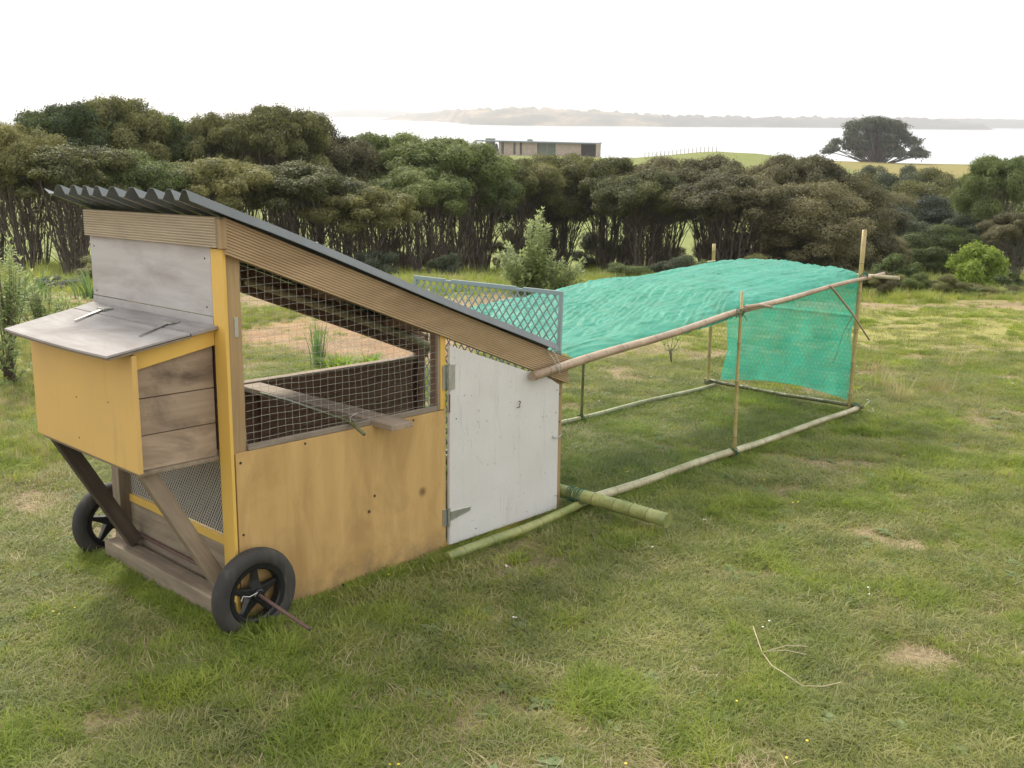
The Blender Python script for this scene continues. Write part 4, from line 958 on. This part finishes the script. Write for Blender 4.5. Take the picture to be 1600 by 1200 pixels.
def left_bush():
    r = random.Random(31)
    data = [('young shrub with pale flower tips at the left frame edge beside the nest box', 15, 600, 7.6, [(18, 378), (8, 400), (25, 410), (22, 425), (5, 440), (15, 455), (0, 480), (12, 500), (30, 520), (5, 540), (20, 560), (32, 575), (8, 565)]),
            ('young shrub with upright leafy shoots behind the nest box lid', 70, 540, 9.0, [(55, 425), (62, 440), (50, 450), (70, 455), (105, 462), (115, 468), (85, 465), (60, 470), (40, 470), (75, 480), (95, 476), (128, 470)])]
    for lab, bx_, by_, v, tips in data:
        b = at(bx_, by_, v); z = gzf(b.x, v); stems = []
        for rep in range(3):
            for (px, py) in tips:
                p = at(px + rep * r.uniform(-7, 7), py + rep * r.uniform(0, 14), v); e = Vector((p.x - b.x, r.uniform(-.2, .2), max(.05, p.z - z))); stems.append(([Vector((r.uniform(-.05, .05), 0, 0)), Vector((e.x * .35, e.y * .3, e.z * .4)), Vector((e.x * .8, e.y * .8, e.z * .75)), e], .45))
        leafy_plant('young_shrub', lab, 'shrub', (b.x, v, z), stems, (.080, .030), LF_APPLE, .024, seed=int(v * 10), whorl=2, srad=.007, group='young shrubs left of the hutch')
left_bush()
def sapling():
    p = HM @ Vector((5.75, 1.98, 0)); z = gzf(p.x, p.y); r = random.Random(4)
    st = [([(0, 0, 0), (r.uniform(-.03, .03), 0, .12), (x * .7, y * .7, h * .7), (x, y, h)], .45) for x, y, h in ((0, 0, .34), (-.06, .03, .28), (.06, -.02, .30), (.03, .05, .22), (-.09, -.03, .20), (.08, .04, .2))]
    leafy_plant('sapling', 'small green sapling in rough grass seen through the bamboo run', 'sapling', (p.x, p.y, z), st, (.06, .028), LF_SAP, .03, seed=5, srad=.005)
sapling()
def blade_geo(m, p, d, L_, w, bend, n=4):
    side = Vector((-d.y, d.x, 0)); side = side.normalized() if side.length > 1e-5 else Vector((1, 0, 0)); vs = []
    for i in range(n + 1):
        t = i / n; q = p + Vector((d.x, d.y, 0)) * (L_ * bend * t * t) + Vector((0, 0, 1)) * (L_ * (t - bend * .55 * t * t)); ww = w * (1 - t ** 2) + .0004; vs += [q - side * ww, q + side * ww]
    m.add(vs, [(2 * i, 2 * i + 1, 2 * i + 3, 2 * i + 2) for i in range(n)])
def blade_clump(name, label, cat, loc, n, L_, w, mat, spread=.08, bend=(.1, .5), seed=0, group=None):
    r = random.Random(seed); m = MB()
    for i in range(n):
        a = r.uniform(0, 6.28); d = Vector((math.cos(a), math.sin(a), 0)); blade_geo(m, d * r.uniform(0, spread), d, L_ * r.uniform(.6, 1.05), w * r.uniform(.7, 1.2), r.uniform(*bend))
    t = link(name, m.mesh(name), None, mat, loc=loc); return setp(t, label, cat, group)
BL_IRIS = leafy('iris_leaf', (.10, .17, .08), (.17, .25, .12), None, .35, 3); BL_WEED = leafy('weed_leaf', (.16, .24, .04), (.28, .38, .08), None, .4, 3)
def on_hutch_ground(x, y):
    p = HM @ Vector((x, y, 0)); return (p.x, p.y, gzf(p.x, p.y))
blade_clump('iris_clump', 'upright grey green iris clump in the soil bed behind the hutch', 'plant', on_hutch_ground(3.32, 4.05), 26, .46, .014, BL_IRIS, .07, (.03, .25), 1)
blade_clump('weed_clump', 'bright green weedy clump beside the iris in the soil bed', 'plant', on_hutch_ground(3.36, 3.80), 110, .20, .010, BL_WEED, .16, (.3, .9), 2)
blade_clump('weed_clump', 'leafy green weed at the right end of the soil bed clumps', 'plant', on_hutch_ground(3.62, 3.70), 60, .17, .016, BL_WEED, .10, (.3, .8), 3)
for i, (px, v, lab) in enumerate(((50, 12.5, 'blue green strappy plant behind the left shrubs'), (20, 11.5, 'strappy plant at the left frame edge'), (145, 13.0, 'strappy plant by the left edge of the grey end panel'))):
    p = at(px, 480, v); blade_clump('strappy_plant', lab, 'plant', (p.x, v, gzf(p.x, v)), 60, .5, .014, BL_IRIS, .25, (.15, .7), 10 + i)
# fallen dry stalk
def stalk():
    c = HM @ Vector((1.1, -1.62, 0)); pts = [(1.24, -1.41), (1.16, -1.47), (1.11, -1.52), (1.03, -1.60), (.99, -1.67), (.99, -1.73), (1.01, -1.79), (1.06, -1.83)]
    W_ = []
    for i, (x, y) in enumerate(pts):
        p = HM @ Vector((x, y, 0)); W_.append(Vector((p.x, p.y, gzf(p.x, p.y) + .035 + .012 * math.sin(i * 2.1))) - Vector((c.x, c.y, gzf(c.x, c.y))))
    t = empty('dry_stalk', 'long pale dry grass stalk lying curved on the lawn at right', 'grass stalk', loc=(c.x, c.y, gzf(c.x, c.y)))
    st = plain('dry_straw', (.46, .38, .26), .7, 0, .2)
    P('stem', t, st, lambda m: m.tube(W_, [.0017] * 8, 5)); P('dry_leaf', t, st, lambda m: (m.tube([W_[2], W_[2] + Vector((.09, .03, .01)), W_[2] + Vector((.17, .045, .0))], .0016, 4), m.tube([W_[2], W_[2] + Vector((.08, .0, .01)), W_[2] + Vector((.15, -.01, .0))], .0015, 4)))
stalk()

# ------------------------------------------------------------------ grass: scattered tufts (geometry nodes)
def tuft_mesh(name, n, Lr, w, spread, bend, seed, flat=0.0, seg=3):
    r = np.random.default_rng(seed); a = r.uniform(0, 2 * np.pi, n); rad = spread * np.sqrt(r.random(n)); a2 = a + r.normal(size=n) * 1.2
    d = np.stack([np.cos(a2), np.sin(a2)], 1); p0 = np.stack([np.cos(a) * rad, np.sin(a) * rad], 1); L_ = r.uniform(Lr[0], Lr[1], n); b = r.uniform(bend[0], bend[1], n); V = []
    for i in range(seg + 1):
        t = i / seg; h = L_ * (b * t * t); zz = L_ * (t * (1 - flat) - b * .6 * t * t * (1 - flat)); zz = np.maximum(zz, .002) - (.01 if i == 0 else 0)
        q = np.concatenate([p0 + d * (h + L_ * t * flat)[:, None], zz[:, None]], 1); sd_ = np.stack([-d[:, 1], d[:, 0], np.zeros(n)], 1); ww = w * r.uniform(.7, 1.2, n) * (1 - t ** 1.5) + .00015
        V += [q - sd_ * ww[:, None], q + sd_ * ww[:, None]]
    V = np.stack(V, 1).reshape(-1, 3); k = 2 * (seg + 1); base = np.arange(n)[:, None] * k
    F = np.concatenate([base + np.array([[2 * i, 2 * i + 1, 2 * i + 3, 2 * i + 2]]) for i in range(seg)], 0); return mesh_np(name, V, F)
def tuft_collection(name, meshes, mat):
    c = bpy.data.collections.new(name)
    for me in meshes:
        me.materials.append(mat); o = bpy.data.objects.new(name + '_blades', me); c.objects.link(o)
    return c
def scatter(name, label, cat, pts, scl, coll, seed=0):
    me = bpy.data.meshes.new(name); me.vertices.add(len(pts)); me.vertices.foreach_set('co', pts.astype(np.float32).ravel())
    a = me.attributes.new('ts', 'FLOAT', 'POINT'); a.data.foreach_set('value', scl.astype(np.float32))
    o = bpy.data.objects.new(name, me); COL.objects.link(o); setp(o, label, cat, kind='stuff')
    g = bpy.data.node_groups.new(name, 'GeometryNodeTree'); g.interface.new_socket('Geometry', in_out='INPUT', socket_type='NodeSocketGeometry'); g.interface.new_socket('Geometry', in_out='OUTPUT', socket_type='NodeSocketGeometry')
    gi = g.nodes.new('NodeGroupInput'); go = g.nodes.new('NodeGroupOutput'); mtp = g.nodes.new('GeometryNodeMeshToPoints'); iop = g.nodes.new('GeometryNodeInstanceOnPoints'); ci = g.nodes.new('GeometryNodeCollectionInfo')
    ci.inputs['Collection'].default_value = coll; ci.inputs['Separate Children'].default_value = True; ci.inputs['Reset Children'].default_value = True
    na = g.nodes.new('GeometryNodeInputNamedAttribute'); na.data_type = 'FLOAT'; na.inputs['Name'].default_value = 'ts'
    rv = g.nodes.new('FunctionNodeRandomValue'); rv.data_type = 'FLOAT_VECTOR'; rv.inputs['Min'].default_value = (-.12, -.12, 0); rv.inputs['Max'].default_value = (.12, .12, 6.283); rv.inputs['Seed'].default_value = seed
    ri = g.nodes.new('FunctionNodeRandomValue'); ri.data_type = 'INT'; ri.inputs[4].default_value = 0; ri.inputs[5].default_value = len(coll.objects) - 1; ri.inputs['Seed'].default_value = seed + 1
    l = g.links.new; l(gi.outputs[0], mtp.inputs['Mesh']); l(mtp.outputs[0], iop.inputs['Points']); l(ci.outputs[0], iop.inputs['Instance']); iop.inputs['Pick Instance'].default_value = True
    l(ri.outputs[2], iop.inputs['Instance Index']); l(rv.outputs[0], iop.inputs['Rotation']); l(na.outputs['Attribute'], iop.inputs['Scale']); l(iop.outputs[0], go.inputs[0])
    md = o.modifiers.new('scatter', 'NODES'); md.node_group = g; return o
def field(n, v0, v1, power=1.0, spread=.60, seed=0, dens=None):
    """random ground points in the wedge in front of the camera and a margin beside it"""
    r = np.random.default_rng(seed); v = (v0 ** (1 / power) + (v1 ** (1 / power) - v0 ** (1 / power)) * r.random(n)) ** power
    u = (r.random(n) * 2 - 1) * (v * spread + 2.0)
    if dens is not None: k = r.random(n) < dens(u, v); u = u[k]; v = v[k]
    return u, v
def not_soil(u, v):
    path, bed, hx, hy = zones(u, v)
    return (1 - np.clip(path * 1.1 + bed * 1.05, 0, 1)), hx, hy
def clear_hutch(u, v):
    _, hx, hy = not_soil(u, v); ins = (hx > .0) & (hx < 1.84) & (hy > .02) & (hy < .98); return ~ins
G_GREEN = leafy('lawn_blade', (.125, .165, .034), (.235, .275, .060), None, .42, 3.2, (.40, .39, .13), nscale2=5)
G_BRIGHT = leafy('bright_blade', (.125, .18, .028), (.235, .30, .048), None, .45, 2.4, (.40, .42, .10), nscale2=5)
G_STRAW = leafy('straw_blade', (.28, .22, .13), (.45, .36, .23), None, .25, 2, (.60, .50, .34), nscale2=9)
G_GREY = leafy('dull_blade', (.125, .15, .052), (.235, .25, .092), None, .33, 3.5, (.40, .37, .18), nscale2=6)
c_short = tuft_collection('short_turf', [tuft_mesh('t', 70, (.014, .045), .0014, .085, (.6, 1.3), s) for s in (1, 2, 3, 4)], G_GREEN)
c_dull = tuft_collection('dull_turf', [tuft_mesh('t', 70, (.02, .055), .0016, .09, (.5, 1.2), s, .2) for s in (5, 6, 7)], G_GREY)
c_bright = tuft_collection('bright_tuft', [tuft_mesh('t', 55, (.03, .078), .0017, .06, (.45, 1.2), s) for s in (8, 9, 10)], G_BRIGHT)
c_straw = tuft_collection('dead_straw', [tuft_mesh('t', 26, (.02, .075), .0011, .10, (.1, .5), s, .85) for s in (11, 12, 13)], G_STRAW)
def rosette(name, n, L_, w, seed):
    m = MB(); r = random.Random(seed)
    for i in range(n):
        a = i * 2.4 + r.uniform(-.3, .3); d = Vector((math.cos(a), math.sin(a), r.uniform(.15, .5))); leaf_geo(m, Vector((0, 0, .004)), d, Vector((0, 0, 1)), L_ * r.uniform(.6, 1.1), w, .25)
    return m.mesh(name)
def flower(name, seed):
    m = MB(); r = random.Random(seed)
    for i in range(2):
        x, y, h = r.uniform(-.12, .12), r.uniform(-.05, .05), r.uniform(.03, .06); m.tube([(x, y, h), (x, y, h + .004), (x, y, h + .007)], [.005, .008, .001], 7)
    return m.mesh(name)
G_WEED = leafy('broad_weed_leaf', (.11, .16, .06), (.17, .23, .09), None, .35, 3, (.24, .28, .14))
c_weed = tuft_collection('broadleaf_weed', [rosette('t', n_, l_, w_, s_) for n_, l_, w_, s_ in ((7, .055, .022, 1), (9, .045, .02, 2), (12, .028, .018, 3))], G_WEED)
c_flower = tuft_collection('yellow_flower', [flower('t', 1), flower('t', 2)], plain('yellow_petals', (.75, .55, .04), .6)); c_white = tuft_collection('white_flower', [flower('t', 3), flower('t', 4)], plain('white_petals', (.75, .75, .7), .6))
c_rough = tuft_collection('rough_grass', [tuft_mesh('t', 60, (.12, .34), .0045, .16, (.2, .8), s) for s in (14, 15, 16)], G_GREEN)
c_dry = tuft_collection('dry_rough_grass', [tuft_mesh('t', 40, (.15, .42), .0032, .16, (.1, .6), s) for s in (17, 18)], G_STRAW)
def tuftiness(u, v): return .7 * fbm(u * 3.6 + 3, v * 3.6 - 5, 3, 77) + .3 * fbm(u * 1.1, v * 1.1, 2, 78)
def bare(u, v): return np.clip(1.25 - np.clip((fbm(u * 2.1 - 9, v * 2.6 + 4, 4, 91) - .52) * 7, 0, 1.1), .12, 1)
def put(name, label, u, v, s, coll, seed):
    scatter(name, label, 'grass', np.stack([u, v, gz(u, v)], 1), s, coll, seed)
u, v = field(40000, 2.0, 15, 1.0, .62, 1); ok, hx, hy = not_soil(u, v); ok = ok * bare(u, v); tn = tuftiness(u, v); r_ = np.random.default_rng(2).random(len(u)); k = (r_ < ok * np.where(v > 8.6 + 1.2 * fbm(u * .6, v * .6, 2, 3), .30, 1)) & clear_hutch(u, v); far_s = np.clip(v / 7, 1, 1.5)
put('lawn_grass', 'short patchy green lawn grass around the hutch', u[k], v[k], (.65 + .6 * tn[k]) * (.8 + .5 * r_[k]) * far_s[k], c_short, 1)
u, v = field(30000, 2.0, 14, 1.0, .62, 3); ok, hx, hy = not_soil(u, v); ok = ok * bare(u, v); tn = tuftiness(u, v); r_ = np.random.default_rng(4).random(len(u)); k = (r_ < ok * np.clip(1.7 - 1.9 * tn, 0, 1) * np.where(v > 8.6 + 1.2 * fbm(u * .6, v * .6, 2, 3), .25, 1)) & clear_hutch(u, v)
put('dull_lawn_grass', 'dull grey green flattened lawn grass', u[k], v[k], (.8 + .5 * r_[k]), c_dull, 2)
u, v = field(48000, 2.0, 14, 1.0, .62, 5); ok, hx, hy = not_soil(u, v); tn = tuftiness(u, v); r_ = np.random.default_rng(6).random(len(u)); k = (r_ < ok * np.clip((tn - .515) * 5.5, 0.03, 1)) & clear_hutch(u, v)
put('bright_grass_tufts', 'longer bright green grass tufts in the lawn', u[k], v[k], (.45 + .6 * np.clip((tn[k] - .5) * 4, 0, 1)) * np.random.default_rng(66).uniform(.7, 1.3, k.sum()), c_bright, 3)
u, v = field(40000, 2.0, 14, 1.0, .62, 7); tn = fbm(u * 1.7 + 13, v * 1.7, 3, 88); r_ = np.random.default_rng(8).random(len(u)); k = (r_ < np.clip((tn - .38) * 2.6, .08, .8)) & clear_hutch(u, v)
put('dead_grass_litter', 'dead straw litter lying in the lawn', u[k], v[k], .7 + .6 * r_[k], c_straw, 4)
u, v = field(2600, 2.0, 9, 1.0, .62, 15); r_ = np.random.default_rng(16).random(len(u)); k = (fbm(u * 1.2, v * 1.2, 3, 95) > .50) & clear_hutch(u, v)
put('lawn_weeds', 'small broadleaf weeds growing in the lawn', u[k], v[k], .6 + .6 * r_[k], c_weed, 14)
u, v = field(60, 2.2, 9, 1.0, .6, 17); k = clear_hutch(u, v); put('yellow_flowers', 'tiny yellow flowers in the lawn', u[k], v[k], np.full(k.sum(), .55), c_flower, 15)
u, v = field(90, 3.2, 12, 1.0, .6, 19); k = clear_hutch(u, v); put('clover_flowers', 'tiny white clover flowers in the lawn', u[k], v[k], np.full(k.sum(), .55), c_white, 16)
# tall fringe along hutch base, poles; rough grass at the left and beyond the lawn
rg = np.random.default_rng(12); n = 900; t_ = rg.random(n); side = rg.integers(0, 4, n)
hx = np.where(side == 0, t_ * 1.8, np.where(side == 1, -.09 - .05 * rg.random(n), np.where(side == 2, 1.9 + 3.15 * t_, 1.9 + 3.15 * t_))); hy = np.where(side == 0, -.05 - .06 * rg.random(n), np.where(side == 1, t_ * 1.0, np.where(side == 2, -.15 + .12 * rg.random(n), 1.05 + .14 * rg.random(n))))
P3 = np.stack([hx, hy, np.zeros(n), np.ones(n)], 1) @ np.array(HM).T; put('fringe_grass', 'grass growing up along the hutch base and bamboo poles', P3[:, 0], P3[:, 1], .45 + .5 * rg.random(n), c_bright, 5)
u, v = field(14000, 13.2, 44, 1.4, .62, 9); ok, hx, hy = not_soil(u, v); r_ = np.random.default_rng(10).random(len(u)); k = r_ < ok
put('rough_grass', 'rough uncut grass between the lawn and the grove', u[k], v[k], (.6 + .7 * r_[k]) * np.clip((v[k] - 8) / 13, .35, 1.7), c_rough, 6)
u, v = field(5000, 13.6, 34, 1.2, .62, 11); r_ = np.random.default_rng(12).random(len(u)); tn = fbm(u * .5, v * .5, 3, 5); k = (r_ < np.clip((tn - .35) * 3, 0, 1)) & (zones(u, v)[0] < .5)
put('dry_rough_grass', 'dry seeding grass on the bank beyond the lawn', u[k], v[k], (.5 + .5 * r_[k]) * np.clip((v[k] - 10) / 10, .3, 1), c_dry, 7)
# rough grass left of the hutch and behind it, a few seed stalks right of the run
u = -np.abs(rg.normal(size=2600)) * 1.6 - 2.6; v = rg.uniform(4.5, 12.5, 2600); ok, hx, hy = not_soil(u, v); k = (rg.random(2600) < ok) & (hy > 2.0) & (u > -.62 * v - 1)
put('long_grass', 'longer mixed grass on the left behind the hutch', u[k], v[k], .18 + .2 * rg.random(k.sum()), c_rough, 8)
u = -np.abs(rg.normal(size=1500)) * 1.6 - 2.4; v = rg.uniform(4.8, 12, 1500); ok, hx, hy = not_soil(u, v); k = (rg.random(1500) < ok) & (hy > 1.6) & (u > -.62 * v - 1)
put('dry_long_grass', 'dry yellow seeding grass mixed in on the left behind the hutch', u[k], v[k], .12 + .2 * rg.random(k.sum()), c_dry, 18)
u = rg.uniform(1.8, 5, 16); v = 6.5 + rg.random(16) * 2.5; k = (u / v > .36) & (u / v < .46)
put('seed_stalks', 'thin dry seed stalks in the lawn right of the run', u[k], v[k], .45 + .3 * rg.random(k.sum()), c_dry, 9)

# ------------------------------------------------------------------ haze over the bay
hz = MB(); hz.box((-6000, -80, -60), (6000, 7800, 40)); hm = hz.mesh('haze')
m, nt, out = mat_new('haze_air'); pv = N(nt, 'ShaderNodeVolumePrincipled'); pv.inputs['Color'].default_value = (.97, .97, 1, 1); pv.inputs['Density'].default_value = .00030; pv.inputs['Anisotropy'].default_value = .55
nt.links.new(pv.outputs[0], out.inputs['Volume']); setp(link('haze', hm, None, m), 'pale haze over the bay', 'haze', kind='stuff')
